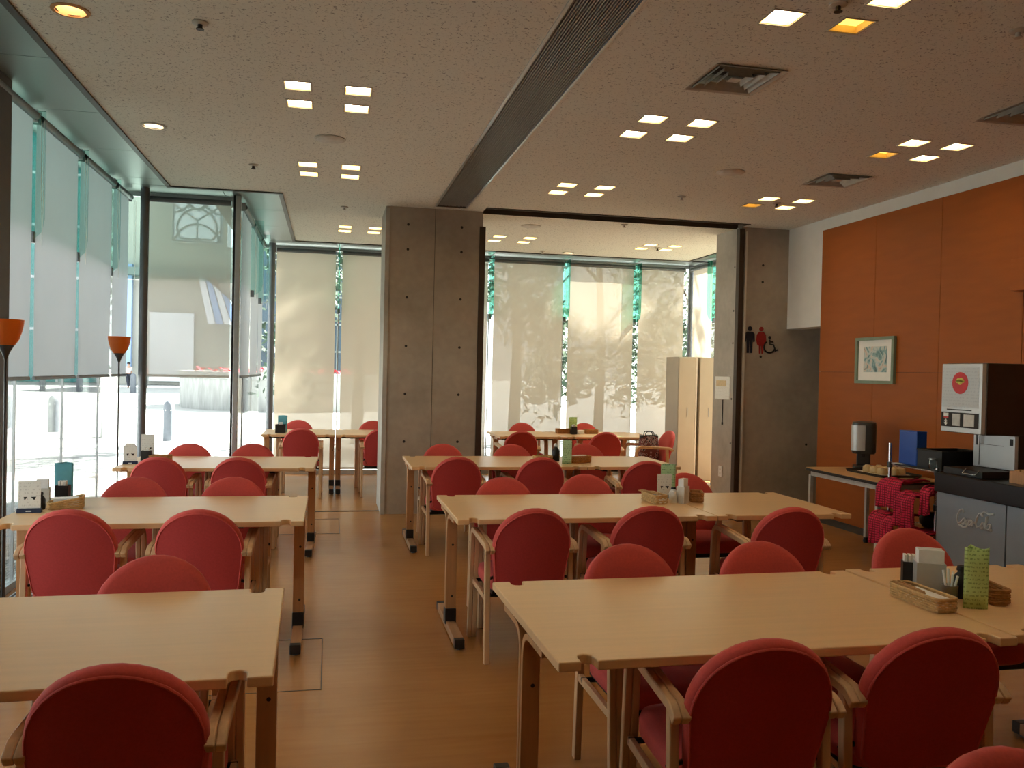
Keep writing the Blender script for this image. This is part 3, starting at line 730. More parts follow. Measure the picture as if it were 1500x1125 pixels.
# ------------------------------------------------------------------ things on the tables
def basket(label, loc, L, W, Hh, rz=0, mat='wicker', slope=0):
    t = thing('wicker_basket', label, 'basket', loc, rz, 'wicker table baskets')
    rows = 5; m = MB()
    for k in range(rows):
        z = .006 + Hh * (k + .5) / rows; N = 64; pts = []
        poly = rrect(-L / 2, L / 2, -W / 2, W / 2, .02, 4); per = []
        for i in range(len(poly)):
            a, b = Vector(poly[i]), Vector(poly[(i + 1) % len(poly)]); n = max(1, int((b - a).length / .012)); per += [a + (b - a) * j / n for j in range(n)]
        for i, q in enumerate(per):
            f = 1 + .0 * k; off = .0022 * (1 if (i + k) % 2 else -1); dd = q.normalized() if q.length else q
            zz = z + (slope * q.x / L if slope else 0) * (k / rows)
            pts.append((q.x + dd.x * off, q.y + dd.y * off, zz))
        m.tube(pts, Hh / rows * .5, 5, True)
    m.build('woven_wall', mat, t, 60)
    MB().prism(rrect(-L / 2 + .003, L / 2 - .003, -W / 2 + .003, W / 2 - .003, .018), 0, .006).build('bottom', mat, t)
    MB().tube([(a, b, Hh + .008 + (slope * a / L if slope else 0)) for a, b in rrect(-L / 2 - .001, L / 2 + .001, -W / 2 - .001, W / 2 + .001, .02)], .005, 6, True).build('rim', mat, t, 60)
    return t
def napkins(label, loc, L, W, h, rz=0, n=5):
    t = thing('napkin_stack', label, 'napkins', loc, rz, 'folded paper napkins')
    for k in range(n): MB().obox((random.uniform(-.004, .004), random.uniform(-.003, .003), h * (k + .5) / n), (L, W, h / n * .9), random.uniform(-.03, .03)).build('napkin', 'paper_napkin', t)
    return t
def napkin_box(label, loc, rz=0, w=.095, d=.075, h=.10, body='machine_silver'):
    t = thing('napkin_dispenser', label, 'napkin holder', loc, rz, 'napkin holders on the tables')
    bd = MB(); bd.prism(rrect(-w / 2, w / 2, -d / 2, d / 2, .006), 0, .004)
    e = .004
    bd.bx(-w / 2, w / 2, -d / 2, -d / 2 + e, .004, h); bd.bx(-w / 2, w / 2, d / 2 - e, d / 2, .004, h); bd.bx(-w / 2, -w / 2 + e, -d / 2 + e, d / 2 - e, .004, h); bd.bx(w / 2 - e, w / 2, -d / 2 + e, d / 2 - e, .004, h)
    bd.build('holder', body, t)
    for k in range(6):
        x = -w / 2 + .010 + (w - .02) * k / 5
        MB().obox((0, -d / 2 + .012 + (d - .024) * k / 5, .004 + (h + .045) / 2), (w - .012, .0075, h + .045 - .006 * (k % 2)), .02 * (k % 2)).build('napkin', 'paper_napkin', t)
    return t
def bottle(label, loc, r=.026, h=.13, mat='black_plastic', cap='black_plastic'):
    t = thing('sauce_bottle', label, 'bottle', loc, 0, 'sauce bottles on the tables')
    MB().lathe([(r * .9, 0), (r, .006), (r, h * .55), (r * .8, h * .68), (r * .45, h * .78), (r * .42, h * .84)], 18).build('body', mat, t, 40)
    MB().lathe([(r * .55, h * .83), (r * .58, h * .86), (r * .5, h * .97), (r * .2, h)], 16).build('cap', cap, t, 40)
    return t
def straw_cup(label, loc):
    t = thing('toothpick_cup', label, 'cup', loc, 0)
    MB().loft([[(r * math.cos(2 * PI * i / 20), r * math.sin(2 * PI * i / 20), z) for i in range(20)] for r, z in ((.024, 0), (.028, .055), (.025, .055), (.022, .006))]).build('cup', 'steel', t, 40)
    for a, b in ((.5, .10), (1.2, .11), (2.2, .105), (4.4, .10), (5.5, .09)):
        MB().tube([(.008 * math.cos(a), .008 * math.sin(a), .007), (.024 * math.cos(a), .024 * math.sin(a), b)], .0045, 6).build('paper_straw', 'paper_napkin', t)
    return t
def trifold(label, loc, w, h, rz, mat, curl=.0):
    t = thing('table_menu', label, 'menu', loc, rz, 'standing paper menus')
    pts = [Vector((-w / 2, 0)), Vector((w / 2, 0)), Vector((0, w * .7))]
    for k in range(3):
        a, b = pts[k], pts[(k + 1) % 3]; d = b - a; n = Vector((d.y, -d.x)).normalized(); mid = (a + b) / 2
        Ld = d.length
        m = sheet(8, 4, lambda u, v: (u * Ld - Ld / 2, -.006 * math.sin(PI * u) * (1 if curl else .2), v * (h - (.010 * math.sin(PI * u) if curl else 0))))
        sh_ = m.build('panel', mat, t, 60, (mid.x, mid.y, 0), math.atan2(d.y, d.x))
        md = sh_.modifiers.new('thickness', 'SOLIDIFY'); md.thickness = .0012
    return t
def card_stand(label, loc, w, h, rz, base_mat='navy', rounded=False):
    t = thing('card_stand', label, 'card stand', loc, rz, 'white cards in dark stands')
    MB().prism([(-.022, 0), (.022, 0), (.010, .022), (-.010, .022)], -w / 2 - .005, w / 2 + .005, lambda a, b, c: (c, a, b)).build('base', base_mat, t)
    poly = [(-w / 2, .02), (w / 2, .02)] + ([(w / 2, h - .03), (w * .28, h), (-w * .28, h), (-w / 2, h - .03)] if rounded else [(w / 2, h), (-w / 2, h)])
    cd = MB().prism(poly, -.0015, .0015, lambda a, b, c: (a, c, b)).build('card', 'card_print', t)
    for s in (-1, 1):
        x = s * w * .16
        MB().prism([(x - .011, h * .50), (x + .011 + s * .004, h * .50), (x + s * .006, h * .50 - .018)], -.0025, -.0015, lambda a, b, c: (a, c, b)).build('glass_icon', 'sign_black', cd)
    MB().bx(-.013, .013, -.0205, -.0175, .006, .012).build('name_mark', 'logo_pale', t)
    return t
def black_box(label, loc, w=.06, d=.05, h=.085, rz=0):
    t = thing('cutlery_box', label, 'box', loc, rz, 'black condiment boxes')
    b = MB(); e = .003
    b.bx(-w / 2, w / 2, -d / 2, d / 2, 0, .004); b.bx(-w / 2, w / 2, -d / 2, -d / 2 + e, .004, h); b.bx(-w / 2, w / 2, d / 2 - e, d / 2, .004, h)
    b.bx(-w / 2, -w / 2 + e, -d / 2 + e, d / 2 - e, .004, h); b.bx(w / 2 - e, w / 2, -d / 2 + e, d / 2 - e, .004, h); b.build('box', 'black_plastic', t)
    for k in range(3): MB().obox((-.015 + .015 * k, 0, h * .6 + .01), (.01, d * .7, h * 1.1), 0, .05 * k).build('packet', 'paper_white', t)
    return t
def sticks(label, loc, rz, L=.2, n=5):
    t = thing('chopstick_bundle', label, 'chopsticks', loc, rz, 'wrapped chopsticks in the baskets')
    for k in range(n): MB().obox((0, -.012 + .006 * k, .005 + .004 * (k % 2)), (L, .005, .005), .04 * (k - 2)).build('chopstick', 'kraft', t)
    return t
# right foreground set
basket('pale wicker basket of napkins beside the tall green menu', (2.075, 2.655, TZ), .25, .085, .04, math.radians(92))
napkins('folded white napkins lying in the basket beside the green menu', (2.085, 2.64, TZ + .008), .17, .05, .036, math.radians(92))
sticks('wooden chopsticks at the end of the basket beside the green menu', (2.055, 2.70, TZ + .044), math.radians(86), .17)
napkin_box('silver napkin holder with white napkins in the right foreground', (2.215, 2.80, TZ), math.radians(-28), .10, .08, .115)
black_box('black box close behind the silver napkin holder, right foreground', (2.192, 2.885, TZ), .05, .05, .10, math.radians(-28))
straw_cup('small metal cup of paper-wrapped sticks beside the green menu', (2.215, 2.69, TZ))
bottle('squat black sauce bottle just left of the green menu', (2.283, 2.715, TZ), .03, .12)
trifold('tall bright green standing menu on the right foreground table', (2.225, 2.575, TZ), .082, .215, math.radians(-20), 'menu_green', 1)
basket('brown wicker basket half hidden right of the green menu', (2.362, 2.665, TZ), .14, .075, .045, math.radians(80), 'wicker_brown')
# second right row set
basket('wicker basket with chopsticks left of the second right-row menu', (1.995, 5.02, TZ), .20, .085, .045, math.radians(95), 'wicker')
sticks('chopsticks sticking out of the second right-row basket', (1.985, 5.07, TZ + .05), math.radians(105), .19)
napkins('white napkins in the second right-row basket', (2.005, 4.98, TZ + .008), .12, .05, .04, math.radians(95))
trifold('pale green menu standing on the second right-row table', (2.20, 5.30, TZ), .10, .205, math.radians(-5), 'menu_mint')
card_stand('white card standing in front of the pale green menu, second right row', (2.13, 5.19, TZ), .095, .155, math.radians(-6), 'steel')
bottle('black-topped sauce jar in front of the white card, second right row', (2.155, 5.10, TZ), .028, .085, 'white_plastic', 'black_plastic')
bottle('small white shaker beside the kraft napkin box, second right row', (2.105, 4.975, TZ), .02, .075, 'white_plastic', 'white_plastic')
napkin_box('kraft-sided napkin holder on the second right-row table', (2.165, 4.975, TZ), math.radians(40), .07, .055, .105, 'ivory_grey')
basket('small brown basket right of the kraft napkin holder', (2.285, 5.045, TZ), .15, .08, .05, math.radians(70), 'wicker_brown')
# third right row set
trifold('pale green menu standing on the third right-row table', (2.045, 7.21, TZ), .085, .205, math.radians(-20), 'menu_mint')
bottle('sauce bottle with white label left of the third right-row menu', (2.0, 7.42, TZ), .035, .16, 'black_plastic', 'white_plastic')
basket('brown basket right of the third right-row menu', (2.19, 7.33, TZ), .20, .11, .05, math.radians(15), 'wicker_brown')
napkins('white napkins in the basket of the third right-row table', (2.19, 7.33, TZ + .008), .12, .06, .055, .3)
basket('pale basket left of the third right-row menu', (1.875, 7.40, TZ), .16, .09, .04, math.radians(5), 'wicker')
# alcove set
basket('long wicker basket on the alcove tables, left of the black box', (3.04, 10.86, TZ), .22, .12, .05, 0, 'wicker_brown')
black_box('black box with packets on the alcove tables', (3.13, 10.74, TZ), .075, .06, .10)
trifold('bright green menu standing on the alcove tables', (3.17, 10.92, TZ), .11, .21, 0, 'menu_green')
napkins('white napkin pile on the alcove tables right of the black box', (3.235, 10.78, TZ), .08, .08, .05)
basket('second wicker basket on the alcove tables, right of the napkins', (3.40, 10.86, TZ), .18, .11, .045, 0, 'wicker_brown')
# left second row set
card_stand('white drinks card in a navy stand, second left-row table', (-1.525, 4.90, TZ), .105, .165, math.radians(4))
napkin_box('white napkin holder behind the drinks card, second left row', (-1.525, 5.11, TZ), math.radians(10), .07, .06, .10, 'ivory_grey')
black_box('black box beside the teal menu, second left row', (-1.455, 5.22, TZ), .07, .055, .10)
trifold('teal paper menu standing on the second left-row table', (-1.475, 5.31, TZ), .098, .215, math.radians(3), 'teal_paper')
bottle('dark sauce bottle behind the drinks card, second left row', (-1.502, 5.00, TZ), .024, .095)
basket('sloping wicker basket beside the drinks card, second left row', (-1.385, 5.03, TZ), .17, .11, .04, math.radians(12), 'wicker', .03)
napkins('white napkins in the sloping wicker basket, second left row', (-1.385, 5.03, TZ + .008), .12, .07, .05, .2)
# left third row set
card_stand('rounded white card in a navy stand, third left-row table', (-1.525, 7.215, TZ), .10, .165, math.radians(6), 'navy', True)
black_box('black box on the third left-row table behind the rounded card', (-1.44, 7.40, TZ), .075, .06, .09)
card_stand('taller pale card behind the black box, third left-row table', (-1.45, 7.49, TZ), .10, .215, math.radians(6), 'ivory_grey')
basket('wicker basket behind the left chair, third left-row table', (-1.34, 7.42, TZ), .17, .10, .04, 0, 'wicker_brown')
# far left set
black_box('black box on the far-left table beside the corner post', (-.565, 10.66, TZ), .12, .09, .10)
trifold('pale blue menu behind the black box on the far-left table', (-.55, 10.80, TZ), .11, .20, 0, 'teal_paper')

# patterned bag on the sideways chair
t = thing('tote_bag', 'black and white patterned bag on the sideways alcove chair', 'bag', (3.93, 10.12, .446))
rg = []
for z, sx, sy in ((0, .85, .9), (.01, .95, 1), (.12, 1, 1), (.25, .96, .8), (.30, .94, .55)):
    rg.append([(.125 * sx * math.copysign(abs(math.cos(a)) ** .5, math.cos(a)), .085 * sy * math.copysign(abs(math.sin(a)) ** .6, math.sin(a)), z + (.01 * math.sin(3 * a) if z > .2 else 0)) for a in [2 * PI * i / 28 for i in range(28)]])
MB().loft(rg).build('body', 'patterned_cloth', t, 60)
MB().loft([[(p[0] * 1.02, p[1] * 1.05, p[2] - .028) for p in rg[-1]], [(p[0] * 1.02, p[1] * 1.05, p[2] + .012) for p in rg[-1]]]).build('band', 'black_plastic', t, 60)
for s in (-1, 1): MB().tube(fillet([(-.06, s * .03, .30), (-.05, s * .035, .36), (.05, s * .035, .36), (.06, s * .03, .30)], .04), .006, 6).build('handle', 'black_plastic', t, 60)

# ------------------------------------------------------------------ floor lamps by the left glass
for x, y, lb in ((-1.75, 5.2, 'floor lamp with amber glass shade at the left photo edge'), (-1.75, 7.80, 'floor lamp with amber glass shade left of the round steel post')):
    t = thing('floor_lamp', lb, 'floor lamp', (x, y, 0), 0, 'amber floor lamps')
    MB().lathe([(.12, 0), (.12, .012), (.10, .02), (.015, .028)], 28).build('base', 'grey_post', t, 40)
    MB().lathe([(.007, .02), (.007, 1.54)], 10).build('pole', 'urn_dark', t, 40)
    MB().lathe([(.008, 1.52), (.022, 1.56), (.045, 1.60)], 24).build('cone', 'urn_dark', t, 40)
    MB().loft([[(r * math.cos(2 * PI * i / 28), r * math.sin(2 * PI * i / 28), z) for i in range(28)] for r, z in ((.045, 1.598), (.066, 1.63), (.079, 1.67), (.087, 1.71), (.090, 1.74), (.087, 1.74), (.083, 1.71), (.075, 1.67), (.061, 1.63), (.042, 1.603))]).build('shade', 'amber_shade', t, 50)

# ------------------------------------------------------------------ lockers in the alcove
for x0, x1, lb in ((4.69, 4.97, 'tall narrow grey cabinet in the alcove, left of the pair'), (5.0, 5.29, 'tall narrow grey cabinet in the alcove, next to the pier')):
    t = thing('tall_cabinet', lb, 'cabinet', ((x0 + x1) / 2, 11.25, 0)); w_ = (x1 - x0) / 2
    MB().bx(-w_, w_, -.22, .22, .06, 1.775).build('body', 'door_grey', t, bevel=.004)
    dr = MB().bx(-w_ + .004, w_ - .03, -.24, -.222, .075, 1.765).build('door', 'door_grey', t, bevel=.003)
    MB().bx(w_ - .026, w_ - .006, -.238, -.222, .075, 1.765).build('edge_strip', 'door_edge', t)
    MB().bx(-.01, 0, -.246, -.241, .95, 1.08).build('handle', 'steel', dr)
    for sx in (-1, 1):
        for sy in (-1, 1): MB().bx(sx * (w_ - .04) - .02, sx * (w_ - .04) + .02, sy * .18 - .02, sy * .18 + .02, 0, .06).build('foot', 'black_plastic', t)

# ------------------------------------------------------------------ things on the pier
def wall_sign(name, label, mat, polys, loc):
    t = thing(name, label, 'sign', loc)
    for nm, poly in polys: MB().prism(poly, 0, .006, lambda a, b, c: (a, -c, b)).build(nm, mat, t)
    return t
wall_sign('restroom_sign', 'dark blue standing man restroom symbol on the pier', 'sign_navy', [
    ('head', circ(0, .275, .027)), ('torso', [(-.035, .24), (.035, .24), (.058, .22), (.062, .13), (.045, .125), (.04, .19), (.036, .13), (-.036, .13), (-.04, .19), (-.045, .125), (-.062, .13), (-.058, .22)]),
    ('leg', [(-.036, .132), (-.004, .132), (-.006, 0), (-.034, 0)]), ('leg', [(.004, .132), (.036, .132), (.034, 0), (.006, 0)])], (4.658, 8.949, 1.79))
wall_sign('restroom_sign', 'red standing woman restroom symbol on the pier', 'sign_red', [
    ('head', circ(0, .275, .026)), ('dress', [(-.03, .24), (.03, .24), (.055, .21), (.062, .15), (.05, .10), (.03, .085), (-.03, .085), (-.05, .10), (-.062, .15), (-.055, .21)]),
    ('leg', [(-.026, .088), (-.003, .088), (-.008, -.005), (-.022, -.005)]), ('leg', [(.003, .088), (.026, .088), (.022, -.005), (.008, -.005)])], (4.80, 8.949, 1.79))
arc = [(.068 * math.cos(a), .075 + .068 * math.sin(a)) for a in [math.radians(125 + i * 12) for i in range(20)]]
wc = thing('restroom_sign', 'black wheelchair user symbol on the pier', 'sign', (4.905, 8.949, 1.79))
MB().tube([(a, -.004, b) for a, b in arc], .0095, 6).build('wheel', 'sign_black', wc, 40)
MB().prism(circ(.0, .182, .017), 0, .006, lambda a, b, c: (a, -c, b)).build('head', 'sign_black', wc)
MB().tube([(0, -.004, .16), (.004, -.004, .105), (.05, -.004, .10), (.075, -.004, .03), (.105, -.004, .045)], .0095, 6).build('body', 'sign_black', wc, 40)
MB().tube([(.004, -.004, .135), (.045, -.004, .132)], .007, 6).build('arm', 'sign_black', wc, 40)
t = thing('notice', 'white paper notice on the side face of the pier', 'notice', (4.514, 9.30, 1.25))
MB().bx(-.006, 0, -.19, .19, 0, .265).build('sheet', 'card_print', t); MB().bx(-.0075, -.006, -.10, .16, .15, .22).build('picture', 'cup_cream', t)
t = thing('hanging_cord', 'thin dark cord hanging below the white notice', 'cord', (4.508, 9.28, .98))
MB().tube([(0, 0, 0), (.002, .004, .12), (0, -.002, .262)], .005, 6).build('cord', 'sign_black', t); MB().lathe([(.008, -.03), (.009, 0)], 10).build('toggle', 'sign_black', t)
t = thing('wall_socket', 'small white socket plate low on the side of the pier', 'socket', (4.514, 9.30, .34))
MB().bx(-.008, 0, -.045, .045, 0, .125).build('plate', 'white_plastic', t, bevel=.002)
for z in (.04, .085): MB().bx(-.0095, -.008, -.016, .016, z - .013, z + .013).build('outlet', 'ivory_grey', t)

# picture on the orange wall
t = thing('framed_picture', 'small framed print with grey-green frame on the orange wall', 'picture', (XR - .031, 7.25, 1.478))
PW, PH = .295, .445
fm = MB()
for q in ((-PW, PW, 0, .03), (-PW, PW, PH - .03, PH)): fm.bx(-.03, 0, q[0], q[1], q[2], q[3])
for q in ((-PW, -PW + .035), (PW - .035, PW)): fm.bx(-.03, 0, q[0], q[1], .03, PH - .03)
fm.build('frame', 'frame_green', t); MB().bx(-.012, -.004, -PW + .035, PW - .035, .03, PH - .03).build('mat_board', 'paper_white', t)
MB().bx(-.014, -.012, -.175, .175, .11, PH - .09).build('print', 'abstract_print', t)
# wooden box fixed high on the orange wall at the right edge
t = thing('wall_box', 'orange wooden box mounted high on the wall at the right edge', 'wall box', (XR - .031, 5.22, 2.2))
MB().bx(-.10, 0, -.30, .30, 0, .24).build('body', 'orange_panel', t, bevel=.003); MB().bx(-.106, -.10, -.295, .295, .005, .235).build('front', 'orange_panel', t)

# ------------------------------------------------------------------ service side: side table, urn, tray, rack, counter
t = thing('side_table', 'narrow table with dark edge standing against the orange wall', 'table', (4.62, 6.585, 0))
MB().prism(rrect(-.33, .33, -.545, .545, .03), .672, .695).build('tabletop', 'black_plastic', t); MB().prism(rrect(-.325, .325, -.54, .54, .03), .695, .70).build('laminate', 'table_edge', t)
for x in (-.29, .29):
    for y in (-.49, .49):
        lg = MB().bx(x - .016, x + .016, y - .016, y + .016, .05, .64).build('leg', 'ivory_grey', t, bevel=.003)
        MB().lathe([(.022, 0), (.026, .02), (.02, .05)], 12, (x, y, 0)).build('caster', 'black_plastic', lg, 40)
for x in (-.29, .29): MB().bx(x - .014, x + .014, -.474, .474, .63, .671).build('apron', 'ivory_grey', t)
for y in (-.49, .49): MB().bx(-.274, .274, y - .014, y + .014, .63, .671).build('apron', 'ivory_grey', t)
t = thing('tea_urn', 'grey and silver hot drink dispenser on the narrow side table', 'dispenser', (4.80, 6.985, .70), math.radians(-35))
MB().prism(rrect(-.09, .09, -.10, .11, .03), 0, .025).build('foot', 'urn_dark', t); MB().bx(-.06, .06, .0, .10, .025, .15).build('neck', 'urn_dark', t, bevel=.01)
MB().loft([[(a, b, z) for a, b in rrect(-.105 * s, .105 * s, -.115 * s, .115 * s, .06 * s, 6)] for s, z in ((.9, .14), (1, .16), (1, .40), (.95, .425), (.6, .435))]).build('tank', 'urn_dark', t, 40)
MB().loft([[(a, b - .001, z) for a, b in rrect(-.108, .05, -.119, .06, .06, 6)] for z in (.17, .40)]).build('front_shell', 'machine_silver', t, 40)
MB().bx(-.015, .015, -.075, -.04, .11, .15).build('spout', 'black_plastic', t)
t = thing('serving_tray', 'dark tray of upturned cups on the narrow side table', 'tray', (4.70, 6.56, .70))
MB().prism(rrect(-.19, .19, -.26, .26, .03), 0, .006).build('base', 'black_plastic', t)
MB().loft([[(a, b, z) for a, b in rrect(-.19 * s, .19 * s, -.26 * s, .26 * s, .03)] for s, z in ((1, .004), (1.04, .022), (1.02, .022), (.98, .006))], False, False).build('rim', 'black_plastic', t)
MB().prism(rrect(-.15, .15, -.2, .2, .02), .006, .009).build('paper_liner', 'paper_white', t)
for k, (x, y) in enumerate(((4.62, 6.46), (4.62, 6.56), (4.62, 6.66), (4.71, 6.43), (4.71, 6.53), (4.71, 6.63), (4.80, 6.46), (4.80, 6.56))):
    row = ['front', 'middle', 'back'][0 if x < 4.65 else (1 if x < 4.75 else 2)]; pos = ['right', 'middle', 'left'][(0, 1, 2, 0, 1, 2, 0, 2)[k]]
    o = thing('tea_cup', 'upturned cream cup on the dark tray, %s of its %s row' % (pos, row), 'cup', (x, y, .7095), 0, 'upturned cups on the tray')
    MB().loft([[(r * math.cos(2 * PI * i / 20), r * math.sin(2 * PI * i / 20), z) for i in range(20)] for r, z in ((.037, 0), (.040, .004), (.040, .035), (.036, .052), (.024, .056))]).build('body', 'cup_cream', o, 40)
    MB().lathe([(.022, .055), (.022, .062), (.018, .062)], 18).build('foot_ring', 'cup_cream', o, 40)
# chrome rack
rk = thing('wire_rack', 'chrome wire rack with black shelf between side table and counter', 'rack', (0, 0, 0))
RX0, RX1, RY0, RY1 = 4.2, 4.66, 5.26, 5.78
for x in (RX0, RX1):
    for y in (RY0, RY1):
        top = 1.035 if (x == RX0 and y == RY1) else .90
        p_ = MB().lathe([(.0125, .02), (.0125, top)], 12, (x, y, 0)).build('post', 'chrome', rk, 40)
        MB().lathe([(.018, 0), (.018, .02)], 12, (x, y, 0)).build('foot', 'black_plastic', p_, 40)
        for z in (.62, .87): MB().lathe([(.02, z - .02), (.02, z + .02)], 12, (x, y, 0)).build('collar', 'urn_dark', p_, 40)
for z in (.12, .42, .87):
    sh2 = MB().tube([(RX0, RY0, z), (RX1, RY0, z), (RX1, RY1, z), (RX0, RY1, z)], .006, 6, True).build('shelf', 'chrome', rk, 40)
    for k in range(12): MB().tube([(RX0, RY0 + (k + .5) * (RY1 - RY0) / 12, z), (RX1, RY0 + (k + .5) * (RY1 - RY0) / 12, z)], .003, 5).build('wire', 'chrome', sh2)
MB().bx(RX0 + .01, RX1 - .01, RY0 + .01, RY1 - .01, .877, .882).build('shelf_mat', 'black_plastic', rk)
t = thing('blue_file_box', 'upright blue plastic file box on the wire rack', 'file box', (4.30, 5.655, .882))
MB().loft([[(a, b, z) for a, b in rrect(-.045 * s, .045 * s, -.10, .10, .008, 2)] for s, z in ((.9, 0), (1, .01), (1, .245))]).build('box', 'blue_plastic', t); MB().bx(-.044, .044, -.098, .098, .246, .255).build('lip', 'blue_plastic', t)
t = thing('black_crate', 'low black crate on the wire rack beside the blue box', 'crate', (4.43, 5.42, .882))
bb = MB(); bb.bx(-.17, .17, -.13, .13, 0, .006)
for q in ((-.17, .17, -.13, -.124), (-.17, .17, .124, .13), (-.17, -.164, -.124, .124), (.164, .17, -.124, .124)): bb.bx(*q, .006, .13)
bb.build('body', 'black_plastic', t); MB().tube([(-.172, -.132, .13), (.172, -.132, .13), (.172, .132, .13), (-.172, .132, .13)], .006, 6, True).build('rim', 'black_plastic', t)
t = thing('white_slip', 'white paper slip lying on the rack left of the blue box', 'paper', (4.235, 5.72, .8825), .3)
MB().bx(-.03, .03, -.045, .045, 0, .004).build('sheet', 'paper_white', t)
t = thing('glass_jar', 'small clear glass jar at the front of the black crate', 'jar', (4.226, 5.34, .8825))
MB().loft([[(r * math.cos(2 * PI * i / 18), r * math.sin(2 * PI * i / 18), z) for i in range(18)] for r, z in ((.024, 0), (.03, .02), (.03, .06), (.025, .07), (.022, .07), (.026, .06), (.026, .02), (.02, .006))]).build('body', 'glass_clear', t, 40)
MB().lathe([(.026, .07), (.026, .08)], 18).build('lid', 'steel', t, 40)
# checked cloths hanging in the rack
def drape(label, y0, y1, z_top, drop, xf, seed, mat='red_check'):
    rnd = random.Random(seed); ph = rnd.random() * 6
    t = thing('checked_cloth', label, 'cloth', (0, 0, 0), 0, 'red checked cloths in the rack')
    nv = 14
    def fn(u, v):
        y = y0 + (y1 - y0) * u; s = v
        fold = .018 * math.sin(u * 11 + ph) + .010 * math.sin(u * 23 + ph * 2)
        if s < .35: q = s / .35; return (xf + .22 * (1 - q), y, z_top + fold * .5 - .01 * (1 - q) + .012 * math.sin(q * 5 + u * 4))
        q = (s - .35) / .65; ang = min(q * 4, 1) * PI / 2
        return (xf - .035 * math.sin(ang) + fold * q, y + .02 * math.sin(q * 3 + ph) * (u - .5), z_top + fold * .5 * (1 - q) - drop * q - .01 * math.sin(u * 8 + ph) * q)
    o = sheet(20, nv, fn).build('cloth', mat, t, 70); md = o.modifiers.new('thickness', 'SOLIDIFY'); md.thickness = .012
    return t
drape('red checked cloth hanging at the left of the rack, upper row', 5.56, 5.80, .76, .20, 4.16, 1)
drape('red checked cloth hanging in the middle of the rack, lowest corner forward', 5.36, 5.55, .70, .25, 4.12, 2)
drape('red checked cloth tucked high at the right of the rack by the counter', 5.23, 5.35, .76, .19, 4.16, 5)
drape('red checked cloth at the lower left of the rack', 5.58, 5.84, .50, .22, 4.12, 3)
drape('red checked cloth at the lower right of the rack by the counter', 5.225, 5.50, .44, .26, 4.10, 4)
for k, (y, z, lb) in enumerate(((5.45, .43, 'dark rolled bundle on the middle rack shelf, between the checked cloths'), (5.63, .13, 'dark rolled bundle on the bottom shelf of the rack'))):
    t = thing('dark_bundle', lb, 'bundle', (4.42, y, z))
    MB().loft([[(-.18 + .36 * q, .075 * r * math.cos(a) * (1 + .1 * math.sin(3 * a + q * 5)), .07 + .065 * r * math.sin(a)) for a in [2 * PI * i / 18 for i in range(18)]] for q, r in ((0, .5), (.08, .9), (.5, 1), (.92, .9), (1, .5))]).build('roll', 'black_plastic', t, 60)
# counter
CXF, CYF = 4.15, 5.2
ct = thing('counter_worktop', 'thick black worktop of the drinks counter', 'worktop', (0, 0, 0))
MB().bx(CXF - .02, XR - .06, 1.6, CYF, .75, .88).build('slab', 'counter_black', ct, bevel=.006)
for k, (a, b, lb) in enumerate(((4.57, 5.195, 'grey drinks cabinet with pale script logo under the counter'), (3.94, 4.565, 'grey cabinet under the counter at the right photo edge'), (3.3, 3.935, 'grey counter cabinet just outside the right photo edge'))):
    t = thing('counter_cabinet', lb, 'cabinet', (CXF, (a + b) / 2, 0), 0, 'grey cabinets under the counter'); hh = (b - a) / 2
    MB().bx(.02, .75, -hh, hh, .06, .749).build('body', 'urn_dark', t); MB().bx(.05, .72, -hh + .02, hh - .02, 0, .06).build('plinth', 'black_plastic', t)
    dr = MB().bx(0, .019, -hh + .003, hh - .003, .07, .747).build('door', 'cabinet_grey', t, bevel=.002)
    if k == 0:
        # script lettering: Coca-Cola, y runs right to left on this face
        S = .026
        def C_(x0, s=1.0): return [(x0 + 2.2 * s, 3.0 * s), (x0 + 1.7 * s, 3.9 * s), (x0 + .9 * s, 3.6 * s), (x0 + .2 * s, 2.2 * s), (x0 + .1 * s, .9 * s), (x0 + .6 * s, .1 * s), (x0 + 1.5 * s, .3 * s), (x0 + 2.3 * s, 1.0 * s)]
        def o_(x0): return [(x0 + .5 + .5 * math.cos(a) + .15 * math.sin(a), .75 + .75 * math.sin(a)) for a in [2 * PI * i / 12 for i in range(13)]]
        def c_(x0): return [(x0 + 1.0, 1.25), (x0 + .6, 1.5), (x0 + .1, .9), (x0 + .15, .2), (x0 + .6, 0), (x0 + 1.15, .5)]
        def a_(x0): return o_(x0) + [(x0 + 1.15, 1.5), (x0 + 1.0, .3), (x0 + 1.25, 0), (x0 + 1.6, .4)]
        def l_(x0): return [(x0, .4), (x0 + .55, 2.6), (x0 + .45, 3.4), (x0 + .2, 3.0), (x0 + .2, .4), (x0 + .45, 0), (x0 + .8, .4)]
        strokes = [C_(0), o_(2.1), c_(3.3), a_(4.5), [(1.0, -.3), (2.6, -.75), (4.2, -.35)], C_(6.9), o_(8.9), l_(10.2), a_(11.1), [(8.4, 3.4), (9.4, 4.5), (11.3, 4.0), (12.8, 4.3)], [(6.1, 1.0), (6.8, 1.15)]]
        for stt in strokes:
            MB().tube([(-.0005, hh - .20 - a * S * .95 + b * S * -.12, .565 + b * S * .98 - a * S * .0) for a, b in stt], .0075, 6).build('script_letter', 'logo_pale', dr, 60)
